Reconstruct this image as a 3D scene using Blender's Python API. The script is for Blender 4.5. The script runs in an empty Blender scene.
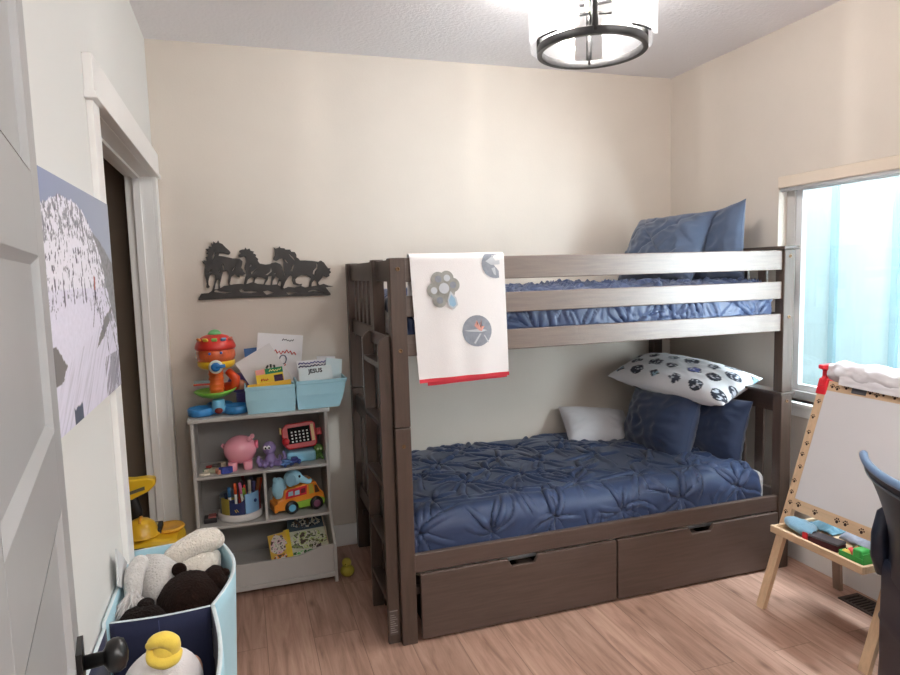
import bpy, bmesh, math, random
from mathutils import Vector, Matrix, Euler, noise
random.seed(7)
C = bpy.context.scene.collection
PI = math.pi
V = Vector

# ------------------------------------------------------------------ camera
F_PX = 649.45
CAM = V((-0.5746, -3.6799, 1.5667))
ROT = Euler((1.4707, 0.0277, -0.3143), 'XYZ')
cd = bpy.data.cameras.new('camera')
cam = bpy.data.objects.new('camera', cd); C.objects.link(cam)
cam.location = CAM; cam.rotation_euler = ROT
cd.sensor_width = 36; cd.lens = 36 * F_PX / 900; cd.clip_start = 0.02
bpy.context.scene.camera = cam
RM = ROT.to_matrix()
def at(u, v, ax, val):
    """point of the room seen at photo position (u, v), on the plane axis ax = val"""
    d = RM @ V(((u - 450) / F_PX, -(v - 337.5) / F_PX, -1))
    return CAM + d * ((val - CAM[ax]) / d[ax])

# ------------------------------------------------------------------ materials
def lin(c):
    return tuple(((x / 255 / 12.92) if x <= 10 else ((x / 255 + .055) / 1.055) ** 2.4) for x in c)
MATS = {}
def mat(name, rgb, rough=.5, spec=.5, metal=0, noise_amt=0, noise_scale=8, stretch=(1, 1, 1), bump=0, bump_scale=200,
        sheen=0, emit=None, emit_str=0, coat=0, trans=0, alpha=1, sss=0, vcol=None):
    if name in MATS: return MATS[name]
    m = bpy.data.materials.new(name); m.use_nodes = True
    nt = m.node_tree; b = nt.nodes['Principled BSDF']
    c = lin(rgb) + (1,)
    b.inputs['Base Color'].default_value = c
    b.inputs['Roughness'].default_value = rough
    b.inputs['Specular IOR Level'].default_value = spec
    b.inputs['Metallic'].default_value = metal
    b.inputs['Sheen Weight'].default_value = sheen
    b.inputs['Coat Weight'].default_value = coat
    b.inputs['Transmission Weight'].default_value = trans
    b.inputs['Alpha'].default_value = alpha
    if emit: b.inputs['Emission Color'].default_value = lin(emit) + (1,); b.inputs['Emission Strength'].default_value = emit_str
    tc = nt.nodes.new('ShaderNodeTexCoord')
    if vcol:
        a = nt.nodes.new('ShaderNodeVertexColor'); a.layer_name = vcol
        nt.links.new(a.outputs['Color'], b.inputs['Base Color'])
    if noise_amt:
        mp = nt.nodes.new('ShaderNodeMapping'); mp.inputs['Scale'].default_value = stretch
        nt.links.new(tc.outputs['Object'], mp.inputs['Vector'])
        n = nt.nodes.new('ShaderNodeTexNoise'); n.inputs['Scale'].default_value = noise_scale
        n.inputs['Detail'].default_value = 6; n.inputs['Roughness'].default_value = .6
        nt.links.new(mp.outputs[0], n.inputs['Vector'])
        r = nt.nodes.new('ShaderNodeValToRGB')
        r.color_ramp.elements[0].position = .3; r.color_ramp.elements[1].position = .7
        r.color_ramp.elements[0].color = tuple(x * (1 - noise_amt) for x in c[:3]) + (1,)
        r.color_ramp.elements[1].color = tuple(min(1, x * (1 + noise_amt)) for x in c[:3]) + (1,)
        nt.links.new(n.outputs[0], r.inputs[0]); nt.links.new(r.outputs[0], b.inputs['Base Color'])
    if bump:
        n2 = nt.nodes.new('ShaderNodeTexNoise'); n2.inputs['Scale'].default_value = bump_scale
        n2.inputs['Detail'].default_value = 4
        nt.links.new(tc.outputs['Object'], n2.inputs['Vector'])
        bp = nt.nodes.new('ShaderNodeBump'); bp.inputs['Strength'].default_value = bump; bp.inputs['Distance'].default_value = .01
        nt.links.new(n2.outputs[0], bp.inputs['Height']); nt.links.new(bp.outputs[0], b.inputs['Normal'])
    MATS[name] = m
    return m
def wood(name, rgb, axis, amt=.18, rough=.4, spec=.5, scale=6):
    st = [14, 14, 14]; st[axis] = 1.0
    return mat(name, rgb, rough, spec, noise_amt=amt, noise_scale=scale, stretch=tuple(st), bump=.06, bump_scale=120)

def plank_floor():
    m = bpy.data.materials.new('laminate_floor'); m.use_nodes = True
    nt = m.node_tree; L = nt.links.new; N = nt.nodes.new
    b = nt.nodes['Principled BSDF']; b.inputs['Roughness'].default_value = .42; b.inputs['Specular IOR Level'].default_value = .4
    tc = N('ShaderNodeTexCoord')
    # planks run along y: swap x/y for the brick texture
    sep = N('ShaderNodeSeparateXYZ'); L(tc.outputs['Object'], sep.inputs[0])
    addx = N('ShaderNodeMath'); addx.operation = 'ADD'; addx.inputs[1].default_value = -.04 + .195 * 40; L(sep.outputs[0], addx.inputs[0])
    addy = N('ShaderNodeMath'); addy.operation = 'ADD'; addy.inputs[1].default_value = 20.0; L(sep.outputs[1], addy.inputs[0])
    cmb = N('ShaderNodeCombineXYZ'); L(addy.outputs[0], cmb.inputs[0]); L(addx.outputs[0], cmb.inputs[1])
    br = N('ShaderNodeTexBrick'); br.offset = .37; br.offset_frequency = 2; br.squash = 1
    br.inputs['Scale'].default_value = 1; br.inputs['Brick Width'].default_value = 1.22; br.inputs['Row Height'].default_value = .195
    br.inputs['Mortar Size'].default_value = .0016; br.inputs['Mortar Smooth'].default_value = .2; br.inputs['Bias'].default_value = 0
    br.inputs['Color1'].default_value = (0, 0, 0, 1); br.inputs['Color2'].default_value = (1, 1, 1, 1); br.inputs['Mortar'].default_value = (.5, .5, .5, 1)
    L(cmb.outputs[0], br.inputs['Vector'])
    # grain
    off = N('ShaderNodeVectorMath'); off.operation = 'MULTIPLY_ADD'
    L(br.outputs['Color'], off.inputs[0]); off.inputs[1].default_value = (3, 5, 0); L(tc.outputs['Object'], off.inputs[2])
    mp = N('ShaderNodeMapping'); mp.inputs['Scale'].default_value = (16, 1.3, 1); L(off.outputs[0], mp.inputs['Vector'])
    n = N('ShaderNodeTexNoise'); n.inputs['Scale'].default_value = 1.9; n.inputs['Detail'].default_value = 9; n.inputs['Roughness'].default_value = .62; n.inputs['Distortion'].default_value = .9
    L(mp.outputs[0], n.inputs['Vector'])
    r = N('ShaderNodeValToRGB'); e = r.color_ramp.elements
    e[0].position = .28; e[0].color = lin((138, 106, 92)) + (1,)
    e[1].position = .72; e[1].color = lin((196, 162, 144)) + (1,)
    k = r.color_ramp.elements.new(.5); k.color = lin((176, 140, 123)) + (1,)
    L(n.outputs[0], r.inputs[0])
    # knots
    mp2 = N('ShaderNodeMapping'); mp2.inputs['Scale'].default_value = (4.2, 1.7, 1); L(off.outputs[0], mp2.inputs['Vector'])
    vo = N('ShaderNodeTexVoronoi'); vo.inputs['Scale'].default_value = 1.3; L(mp2.outputs[0], vo.inputs['Vector'])
    kr = N('ShaderNodeValToRGB'); kr.color_ramp.elements[0].position = .02; kr.color_ramp.elements[0].color = (.42, .36, .33, 1)
    kr.color_ramp.elements[1].position = .12; kr.color_ramp.elements[1].color = (1, 1, 1, 1); L(vo.outputs['Distance'], kr.inputs[0])
    mx = N('ShaderNodeMix'); mx.data_type = 'RGBA'; mx.blend_type = 'MULTIPLY'; mx.inputs[0].default_value = .8
    L(r.outputs[0], mx.inputs[6]); L(kr.outputs[0], mx.inputs[7])
    # per plank tint
    pt = N('ShaderNodeMapRange'); pt.inputs[3].default_value = .88; pt.inputs[4].default_value = 1.08; L(br.outputs['Color'], pt.inputs[0])
    mx2 = N('ShaderNodeMix'); mx2.data_type = 'RGBA'; mx2.blend_type = 'MULTIPLY'; mx2.inputs[0].default_value = 1
    L(mx.outputs[2], mx2.inputs[6]); L(pt.outputs[0], mx2.inputs[7])
    mx3 = N('ShaderNodeMix'); mx3.data_type = 'RGBA'; mx3.blend_type = 'MIX'
    sc = N('ShaderNodeMath'); sc.operation = 'MULTIPLY'; sc.inputs[1].default_value = .6; L(br.outputs['Fac'], sc.inputs[0])
    L(sc.outputs[0], mx3.inputs[0]); L(mx2.outputs[2], mx3.inputs[6]); mx3.inputs[7].default_value = lin((88, 64, 52)) + (1,)
    L(mx3.outputs[2], b.inputs['Base Color'])
    bp = N('ShaderNodeBump'); bp.inputs['Strength'].default_value = .08; L(n.outputs[0], bp.inputs['Height']); L(bp.outputs[0], b.inputs['Normal'])
    return m

M = {}
M['wall'] = mat('wall_paint', (218, 208, 197), .85, .2, noise_amt=.02, noise_scale=3, bump=.05, bump_scale=90)
M['wall_l'] = mat('wall_paint_window_lit', (227, 227, 224), .85, .2, bump=.05, bump_scale=90)  # same paint as the other walls, window brightness put into the colour
M['ceil'] = mat('ceiling_paint', (243, 241, 243), .9, .1, bump=.35, bump_scale=60)
M['trim'] = mat('white_trim_paint', (245, 244, 242), .4, .4, noise_amt=.01)
M['door'] = mat('door_paint', (172, 173, 174), .38, .4, noise_amt=.015)
M['closet'] = mat('closet_wall_shaded', (118, 106, 94), .9, .1, noise_amt=.03)  # taupe carries the shadow inside the closet
M['bedx'] = wood('bed_wood_lengthwise', (86, 71, 64), 0, rough=.33)
M['rail'] = wood('bed_rail_satin', (112, 98, 90), 0, rough=.42, spec=.4)
M['rail'].node_tree.nodes['Principled BSDF'].inputs['Coat Weight'].default_value = .14
M['rail'].node_tree.nodes['Principled BSDF'].inputs['Coat Roughness'].default_value = .38
M['rail'].node_tree.nodes['Principled BSDF'].inputs['Coat IOR'].default_value = 1.9
M['bedy'] = wood('bed_wood_crosswise', (76, 63, 57), 1, rough=.36)
M['bedz'] = wood('bed_wood_upright', (80, 65, 57), 2, rough=.36)
M['dark'] = mat('dark_gap', (28, 24, 23), .8, .2, noise_amt=.1)
M['black'] = mat('black_metal', (26, 25, 26), .35, .5, noise_amt=.05)
M['navy'] = mat('navy_comforter', (44, 60, 94), .44, .42, sheen=.15, noise_amt=.07, noise_scale=30, bump=.06, bump_scale=350)
M['navy_p'] = mat('navy_pillow', (44, 57, 86), .62, .3, sheen=.35, noise_amt=.05, noise_scale=30, bump=.06, bump_scale=350)
M['white_f'] = mat('white_fabric', (232, 231, 232), .8, .2, sheen=.2, noise_amt=.02, bump=.1, bump_scale=400)
M['shelf'] = mat('grey_painted_shelf', (186, 183, 179), .55, .3, noise_amt=.02)
M['bluebin'] = mat('light_blue_fabric_bin', (168, 210, 223), .7, .25, noise_amt=.03, bump=.1, bump_scale=400)
M['pine'] = wood('pine', (214, 182, 148), 2, amt=.1, rough=.5)
M['piney'] = wood('pine_crosswise', (214, 182, 148), 1, amt=.1, rough=.5)
def P(rgb, rough=.35, spec=.5, **k):
    n = 'paint_%d_%d_%d_%d' % (*rgb, int(rough * 100))
    return mat(n, rgb, rough, spec, noise_amt=.03, noise_scale=20, **k)

# ------------------------------------------------------------------ mesh helpers
def B(): return bmesh.new()
def box(bm, x0, x1, y0, y1, z0, z1, mi=0, T=None):
    vs = [bm.verts.new(V((x, y, z)) if T is None else T @ V((x, y, z))) for x in (x0, x1) for y in (y0, y1) for z in (z0, z1)]
    for f in ((0, 1, 3, 2), (4, 6, 7, 5), (0, 4, 5, 1), (2, 3, 7, 6), (0, 2, 6, 4), (1, 5, 7, 3)):
        fc = bm.faces.new([vs[i] for i in f]); fc.material_index = mi
    return vs
def frame_of(d):
    d = d.normalized(); a = V((0, 0, 1)) if abs(d.z) < .9 else V((1, 0, 0))
    s = d.cross(a).normalized(); return s, s.cross(d).normalized()
def tube(bm, pts, r, seg=10, mi=0, caps=True, close=False, sm=0):
    pts = [V(p) for p in pts]; n = len(pts); rings = []
    rr = r if isinstance(r, (list, tuple)) else [r] * n
    if sm:                      # Catmull-Rom resampling and rounded ends
        P2, R2 = [], []
        for i in range(n - 1):
            a, b, c, d = pts[max(i - 1, 0)], pts[i], pts[i + 1], pts[min(i + 2, n - 1)]
            for k in range(sm):
                t = k / sm
                P2.append(.5 * (2 * b + (c - a) * t + (2 * a - 5 * b + 4 * c - d) * t * t + (3 * b - a - 3 * c + d) * t ** 3)); R2.append(rr[i] + (rr[i + 1] - rr[i]) * t)
        P2.append(pts[-1]); R2.append(rr[-1])
        d0, d1 = (P2[0] - P2[1]).normalized(), (P2[-1] - P2[-2]).normalized()
        h0 = [(P2[0] + d0 * R2[0] * math.sin(q), R2[0] * math.cos(q)) for q in (1.45, 1.1, .75, .4)]; h1 = [(P2[-1] + d1 * R2[-1] * math.sin(q), R2[-1] * math.cos(q)) for q in (.4, .75, 1.1, 1.45)]
        pts = [x[0] for x in h0] + P2 + [x[0] for x in h1]; rr = [x[1] for x in h0] + R2 + [x[1] for x in h1]; n = len(pts)
    prev = None
    for i, p in enumerate(pts):
        if close: d = pts[(i + 1) % n] - pts[i - 1]
        else: d = pts[min(i + 1, n - 1)] - pts[max(i - 1, 0)]
        d.normalize()
        if prev is None: s, t = frame_of(d)
        else:
            s = (prev - d * prev.dot(d))
            s = s.normalized() if s.length > 1e-6 else frame_of(d)[0]
            t = s.cross(d).normalized()
        prev = s
        rings.append([bm.verts.new(p + (s * math.cos(a) + t * math.sin(a)) * rr[i]) for a in [2 * PI * k / seg for k in range(seg)]])
    m = n if close else n - 1
    for i in range(m):
        A, Bq = rings[i], rings[(i + 1) % n]
        for k in range(seg):
            f = bm.faces.new((A[k], A[(k + 1) % seg], Bq[(k + 1) % seg], Bq[k])); f.material_index = mi; f.smooth = True
    if caps and not close:
        for R in (rings[0], rings[-1]):
            f = bm.faces.new(R); f.material_index = mi
def lathe(bm, prof, c=(0, 0, 0), seg=24, mi=0, T=None, caps=True):
    """prof: (radius, height) list around the z axis at c"""
    c = V(c); rings = []
    for r, z in prof:
        ring = []
        for k in range(seg):
            a = 2 * PI * k / seg
            p = V((r * math.cos(a), r * math.sin(a), z))
            p = (T @ p) if T is not None else p
            ring.append(bm.verts.new(c + p))
        rings.append(ring)
    for i in range(len(rings) - 1):
        for k in range(seg):
            f = bm.faces.new((rings[i][k], rings[i][(k + 1) % seg], rings[i + 1][(k + 1) % seg], rings[i + 1][k])); f.material_index = mi; f.smooth = True
    for R in ((rings[0], rings[-1]) if caps else ()):
        try: f = bm.faces.new(R); f.material_index = mi
        except ValueError: pass
def ball(bm, c, r, rot=None, seg=20, mi=0, rough=0, fs=6.0):
    """ellipsoid; r is a number or three radii, rough roughens it like plush"""
    c = V(c); r = V(r) if hasattr(r, '__len__') else V((r, r, r))
    R = rot.to_matrix() if isinstance(rot, Euler) else (rot if rot is not None else Matrix.Identity(3))
    n = max(6, seg // 2); rings = []
    for i in range(1, n):
        th = PI * i / n; ring = []
        for k in range(seg):
            a = 2 * PI * k / seg
            p = V((math.sin(th) * math.cos(a) * r.x, math.sin(th) * math.sin(a) * r.y, math.cos(th) * r.z))
            if rough: p *= 1 + rough * (noise.noise((c + p) * fs * 6) + .5 * noise.noise((c + p) * fs * 15))
            ring.append(bm.verts.new(c + R @ p))
        rings.append(ring)
    top = bm.verts.new(c + R @ V((0, 0, r.z))); bot = bm.verts.new(c + R @ V((0, 0, -r.z)))
    for i in range(len(rings) - 1):
        for k in range(seg):
            f = bm.faces.new((rings[i][k], rings[i + 1][k], rings[i + 1][(k + 1) % seg], rings[i][(k + 1) % seg])); f.smooth = True; f.material_index = mi
    for k in range(seg):
        f = bm.faces.new((top, rings[0][k], rings[0][(k + 1) % seg])); f.smooth = True; f.material_index = mi
        f = bm.faces.new((bot, rings[-1][(k + 1) % seg], rings[-1][k])); f.smooth = True; f.material_index = mi
def prism(bm, poly, d, mi=0):
    """poly: list of 3-D points (planar), extruded by vector d"""
    d = V(d); a = [bm.verts.new(V(p)) for p in poly]; b = [bm.verts.new(V(p) + d) for p in poly]
    n = len(poly)
    f = bm.faces.new(a); f.material_index = mi
    f = bm.faces.new(b[::-1]); f.material_index = mi
    for i in range(n):
        f = bm.faces.new((a[i], b[i], b[(i + 1) % n], a[(i + 1) % n])); f.material_index = mi
def grid(bm, nu, nv, fn, mi=0, smooth=True, flip=False):
    vs = [[bm.verts.new(fn(i / nu, j / nv)) for j in range(nv + 1)] for i in range(nu + 1)]
    for i in range(nu):
        for j in range(nv):
            q = (vs[i][j], vs[i + 1][j], vs[i + 1][j + 1], vs[i][j + 1])
            f = bm.faces.new(q[::-1] if flip else q); f.smooth = smooth; f.material_index = mi
    return vs

def empty(name, loc, label, cat, group=None):
    o = bpy.data.objects.new(name, None); C.objects.link(o); o.location = loc; o.empty_display_size = .05
    o['label'] = label; o['category'] = cat
    if group: o['group'] = group
    return o
def mk(name, bm, mats, parent=None, bevel=0, label=None, cat=None, group=None, kind=None, subd=0, solid=0, recalc=True, base=None):
    """ONE mesh object from bm (room coordinates). A child keeps its place under its parent; a top-level thing gets its origin at its base."""
    if recalc: bmesh.ops.recalc_face_normals(bm, faces=bm.faces[:])
    o = bpy.data.objects.new(name, bpy.data.meshes.new(name))
    off = V((0, 0, 0))
    if parent is None and kind != 'structure':
        co = [v.co for v in bm.verts]
        off = V(base) if base else V(((min(c.x for c in co) + max(c.x for c in co)) / 2, (min(c.y for c in co) + max(c.y for c in co)) / 2, min(c.z for c in co)))
        for v in bm.verts: v.co -= off
    bm.to_mesh(o.data); bm.free()
    for m in (mats if isinstance(mats, (list, tuple)) else [mats]): o.data.materials.append(m)
    C.objects.link(o); o.location = off
    if parent is not None:
        o.parent = parent
        o.matrix_parent_inverse = Matrix.Translation(-parent.location) if parent.parent is None else Matrix.Identity(4)
    if bevel:
        md = o.modifiers.new('bevel', 'BEVEL'); md.width = bevel; md.segments = 2; md.limit_method = 'ANGLE'; md.angle_limit = .6
    if solid:
        md = o.modifiers.new('solid', 'SOLIDIFY'); md.thickness = solid; md.offset = 0
    if subd:
        md = o.modifiers.new('sub', 'SUBSURF'); md.levels = subd; md.render_levels = subd
    for k, v in (('label', label), ('category', cat), ('group', group), ('kind', kind)):
        if v: o[k] = v
    return o
def dup(o, loc, label=None, rotz=0):
    r = o.copy(); C.objects.link(r); r.location = loc; r.rotation_euler = (0, 0, rotz)
    if label: r['label'] = label
    for ch in o.children:
        c = ch.copy(); C.objects.link(c); c.parent = r
    return r
def struct(name, bm, m, parent=None, bevel=0): return mk(name, bm, m, parent, kind='structure', bevel=bevel)
def boxes(*bs, **k):
    bm = B()
    for b in bs: box(bm, *b)
    return bm
def paint(o, fn, layer='col'):
    """colour attribute from fn(local vertex index) -> rgb 0-255"""
    a = o.data.color_attributes.new(layer, 'FLOAT_COLOR', 'POINT')
    for i in range(len(o.data.vertices)): a.data[i].color = lin(fn(i)) + (1,)
def text_bm(s, size, T, depth=.0006, bold=0):
    cu = bpy.data.curves.new('t', 'FONT'); cu.body = s; cu.size = size; cu.align_x = 'CENTER'; cu.align_y = 'CENTER'; cu.extrude = depth; cu.offset = bold; cu.resolution_u = 3
    o = bpy.data.objects.new('t', cu); C.objects.link(o)
    dg = bpy.context.evaluated_depsgraph_get(); me = bpy.data.meshes.new_from_object(o.evaluated_get(dg))
    bm = B(); bm.from_mesh(me); bm.transform(T)
    bpy.data.objects.remove(o); bpy.data.curves.remove(cu); bpy.data.meshes.remove(me)
    return bm
def flat_shape(splines, depth, T):
    """flat cut-out: first spline is the outline, the others are holes; curves are filled then extruded"""
    cu = bpy.data.curves.new('c', 'CURVE'); cu.dimensions = '2D'; cu.fill_mode = 'BOTH'; cu.extrude = depth
    for s in splines:
        sp = cu.splines.new('POLY'); sp.points.add(len(s) - 1); sp.use_cyclic_u = True
        for p, q in zip(sp.points, s): p.co = (q[0], q[1], 0, 1)
    o = bpy.data.objects.new('c', cu); C.objects.link(o)
    dg = bpy.context.evaluated_depsgraph_get(); me = bpy.data.meshes.new_from_object(o.evaluated_get(dg))
    bm = B(); bm.from_mesh(me); bm.transform(T)
    bpy.data.objects.remove(o); bpy.data.curves.remove(cu); bpy.data.meshes.remove(me)
    return bm
def add(bm, other):
    me = bpy.data.meshes.new('tmp'); other.to_mesh(me); other.free(); bm.from_mesh(me); bpy.data.meshes.remove(me)
def TRS(loc, rot=(0, 0, 0), sc=(1, 1, 1)):
    return Matrix.Translation(V(loc)) @ Euler(rot).to_matrix().to_4x4() @ Matrix.Diagonal((*sc, 1))
def sst(a, b, x):
    t = max(0, min(1, (x - a) / (b - a))); return t * t * (3 - 2 * t)

# ================================================================== THE ROOM
XL, XR, HC = -.954, 2.163, 2.772
YF = -4.6
struct('floor', boxes((-1.8, XR + .12, YF, .12, -.1, 0)), plank_floor())
struct('ceiling', boxes((-1.8, XR + .12, YF, .12, HC, HC + .1)), M['ceil'])
struct('wall_back', boxes((-1.8, XR + .12, 0, .12, 0, HC)), M['wall'])
# left wall with the closet opening
CY0, CY1, CZ = -1.483, -.1, 2.08
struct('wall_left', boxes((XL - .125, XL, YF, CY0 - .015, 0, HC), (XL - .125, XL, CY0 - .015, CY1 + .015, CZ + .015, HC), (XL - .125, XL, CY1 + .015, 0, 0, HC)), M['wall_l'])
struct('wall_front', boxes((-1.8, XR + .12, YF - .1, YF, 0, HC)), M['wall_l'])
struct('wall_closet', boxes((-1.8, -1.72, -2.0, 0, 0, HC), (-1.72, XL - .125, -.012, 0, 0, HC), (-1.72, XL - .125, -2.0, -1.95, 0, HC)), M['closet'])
# right wall with the window opening
WY0, WY1, WZ0, WZ1 = -2.45, -.905, .845, 2.018
WT = .11
struct('wall_right', boxes((XR, XR + WT, YF, WY0, 0, HC), (XR, XR + WT, WY1, 0, 0, HC), (XR, XR + WT, WY0, WY1, 0, WZ0), (XR, XR + WT, WY0, WY1, WZ1, HC)), M['wall'])
def baseboard(name, b):
    struct(name, boxes(b), M['trim'], bevel=.003)
baseboard('baseboard_back', (XL, XR, -.014, 0, 0, .125))
baseboard('baseboard_right', (XR - .014, XR, YF, -.014, 0, .125))
baseboard('baseboard_left', (XL, XL + .014, YF, CY0 - .095, 0, .125))
# closet casing
cz = boxes((XL, XL + .018, CY0 - .092, CY0, 0, CZ), (XL, XL + .018, CY1, -.006, 0, CZ))
box(cz, XL - .125, XL, CY0 - .015, CY0, 0, CZ + .015); box(cz, XL - .125, XL, CY1, CY1 + .015, 0, CZ + .015)
box(cz, XL - .125, XL, CY0, CY1, CZ, CZ + .015)
box(cz, XL - .09, XL - .055, CY1 - .012, CY1, 0, CZ); box(cz, XL - .09, XL - .055, CY0, CY1, CZ - .012, CZ)
struct('trim_1', cz, M['trim'], bevel=.002)
struct('trim_2', boxes((XL, XL + .026, CY0 - .105, -.004, CZ + .02, CZ + .125), (XL, XL + .034, CY0 - .115, -.002, CZ, CZ + .02)), M['trim'], bevel=.002)
# window: frame, sash and glass, sill
wf = B()
fx0, fx1 = XR + .055, XR + WT
for (y0, y1, z0, z1) in ((WY0, WY0 + .05, WZ0, WZ1), (WY1 - .05, WY1, WZ0, WZ1), (WY0 + .05, WY1 - .05, WZ0, WZ0 + .045), (WY0 + .05, WY1 - .05, WZ1 - .045, WZ1)):
    box(wf, fx0, fx1, y0, y1, z0, z1)
M['vinyl'] = mat('window_vinyl', (196, 193, 190), .45, .4, noise_amt=.01)
win = struct('window_1', wf, M['vinyl'], bevel=.003)
sb = B(); sy0, sy1, sz0, sz1 = WY0 + .05, WY1 - .05, WZ0 + .045, WZ1 - .045
for (y0, y1, z0, z1) in ((sy0, sy0 + .04, sz0, sz1), (sy1 - .04, sy1, sz0, sz1), (sy0 + .04, sy1 - .04, sz0, sz0 + .035), (sy0 + .04, sy1 - .04, sz1 - .035, sz1)):
    box(sb, fx0 + .012, fx1 - .012, y0, y1, z0, z1)
struct('window_sash', sb, mat('sash_white', (232, 233, 234), .4, .4, noise_amt=.01), win, bevel=.003)
gl = boxes((XR + .082, XR + .086, sy0 + .03, sy1 - .03, sz0 + .02, sz1 - .02))
gm = bpy.data.materials.new('window_glass'); gm.use_nodes = True
nt = gm.node_tree; nt.nodes.clear()
out = nt.nodes.new('ShaderNodeOutputMaterial'); mix = nt.nodes.new('ShaderNodeMixShader'); tr = nt.nodes.new('ShaderNodeBsdfTransparent'); gs = nt.nodes.new('ShaderNodeBsdfGlossy')
tr.inputs[0].default_value = (.95, .98, .98, 1); gs.inputs['Roughness'].default_value = .02
mix.inputs[0].default_value = .05
nt.links.new(tr.outputs[0], mix.inputs[1]); nt.links.new(gs.outputs[0], mix.inputs[2]); nt.links.new(mix.outputs[0], out.inputs[0])
struct('window_pane', gl, gm, win)
struct('trim_3', boxes((XR - .028, fx0, WY0 - .04, WY1, WZ0 - .02, WZ0), (XR - .012, XR, WY0 - .03, WY1, WZ0 - .075, WZ0 - .02)), M['trim'], bevel=.003)
bl = empty('window_blind', (XR - .02, (WY0 + WY1) / 2, WZ1 - .1), 'rolled-up beige window blind along the top of the bright window', 'blind')
bm = B(); box(bm, XR - .012, XR + .045, WY0 + .002, WY1 - .002, WZ1 - .062, WZ1 - .002)
mk('headrail', bm, mat('blind_cream', (228, 213, 196), .6, .3, noise_amt=.02), bl, bevel=.006)
bm = B(); tube(bm, [(XR + .012, WY0 + .01, WZ1 - .068), (XR + .012, WY1 - .01, WZ1 - .068)], .013)
mk('bottom_bar', bm, mat('blind_white', (222, 220, 222), .5, .3, noise_amt=.01), bl)
# neighbour's board-and-batten wall seen through the window
sd = B(); box(sd, 3.0, 3.1, -8, 3, -.5, 4.2)
k = 0
while True:
    y = -.522 - .408 * (k - 8); k += 1
    if y < -8: break
    box(sd, 2.975, 3.0, y - .02, y + .02, -.5, 4.2, 1)
sidm = mat('pale_blue_siding', (200, 222, 230), .8, .2, noise_amt=.03, noise_scale=4, stretch=(1, 12, 1))
struct('wall_exterior', sd, [sidm, mat('batten_shaded', (158, 190, 203), .8, .2, noise_amt=.03)])  # battens: siding blue darkened to paint in their shade
struct('ground_outside', boxes((XR + .12, 9, -9, 4, -.6, -.5)), mat('pale_gravel', (190, 190, 186), .9, .1, noise_amt=.1))

# room door standing open, five flat panels, black knob
ang = math.radians(9.5)
DT = Matrix.Translation(V((-.87, -2.49, 0))) @ Matrix.Rotation(ang, 4, 'Z')     # local +y: towards the latch edge; local x: face normal
d0, d1 = -.70, .066
db = B()
th = .035
ys = [d0, d0 + .11, d1 - .115, d1]
zs = [.01]; pan = []
for i in range(5):
    zb = .145 + .3975 * i; pan.append((zb, zb + .27))
def dbox(bm, x0, x1, y0, y1, z0, z1): box(bm, x0, x1, y0, y1, z0, z1, T=DT)
dbox(db, -th, 0, ys[0], ys[1], .01, 2.035); dbox(db, -th, 0, ys[2], ys[3], .01, 2.035)
edges = [.01] + [e for p in pan for e in p] + [2.035]
for i in range(0, len(edges), 2): dbox(db, -th, 0, ys[1], ys[2], edges[i], edges[i + 1])
door = struct('door_1', db, M['door'], bevel=.002)
pb = B()
for za, zb in pan:
    q = [(0, ys[1], za), (0, ys[2], za), (0, ys[2], zb), (0, ys[1], zb)]
    i1 = [(-.010, ys[1] + .012, za + .012), (-.010, ys[2] - .012, za + .012), (-.010, ys[2] - .012, zb - .012), (-.010, ys[1] + .012, zb - .012)]
    A = [pb.verts.new(DT @ V(p)) for p in q]; Bv = [pb.verts.new(DT @ V(p)) for p in i1]
    for e in range(4): pb.faces.new((A[e], A[(e + 1) % 4], Bv[(e + 1) % 4], Bv[e]))
    i2 = [(-.012, p[1] + (.004 if p[1] < 0 and p[1] < -.3 else -.004), p[2]) for p in i1]
    pb.faces.new(Bv)
    dbox(pb, -.022, -.0125, ys[1], ys[2], za, zb)
struct('door_panel', pb, M['door'], door)
hb = B()
KZ = .925; ky = -.005
dbox(hb, 0, .009, ky - .033, ky + .033, KZ - .033, KZ + .033)
lathe(hb, [(.012, 0), (.012, .03), (.016, .033), (.024, .037), (.0285, .046), (.0285, .054), (.024, .063), (.012, .068), (.001, .069)], (0, 0, 0), 24, T=(Matrix.Rotation(PI / 2, 3, 'Y')))
kn = [v for v in hb.verts if v.co.z < .5]
for v in kn: v.co = DT @ (v.co + V((.008, ky, KZ)))
struct('door_handle', hb, mat('black_knob', (22, 22, 23), .3, .6, noise_amt=.05), door)

# ================================================================== CEILING LIGHT
LC = V((.802, -1.330, 2.412))
lt = empty('ceiling_light', (LC.x, LC.y, HC), 'round ceiling light with black ring and water glass panels', 'ceiling light')
bm = B()
R0 = .214
prof = [(R0, 0), (R0, .030), (R0 - .020, .030), (R0 - .020, 0), (R0, 0)]
lathe(bm, prof, LC, 64, caps=False); mk('ring', bm, M['black'], lt, bevel=.002)
bm = B(); lathe(bm, [(R0 + .01, .26), (R0 + .01, .275), (R0 - .03, .275), (R0 - .03, .26), (R0 + .01, .26)], LC, 64, caps=False); mk('upper_ring', bm, M['black'], lt)
bm = B(); lathe(bm, [(.07, HC - LC.z - .03), (.075, HC - LC.z)], LC, 32); tube(bm, [LC + V((0, 0, HC - LC.z - .03)), LC + V((0, 0, .15))], .011); lathe(bm, [(.075, .262), (.075, .274)], LC, 40); mk('canopy_stem', bm, M['black'], lt)
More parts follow.
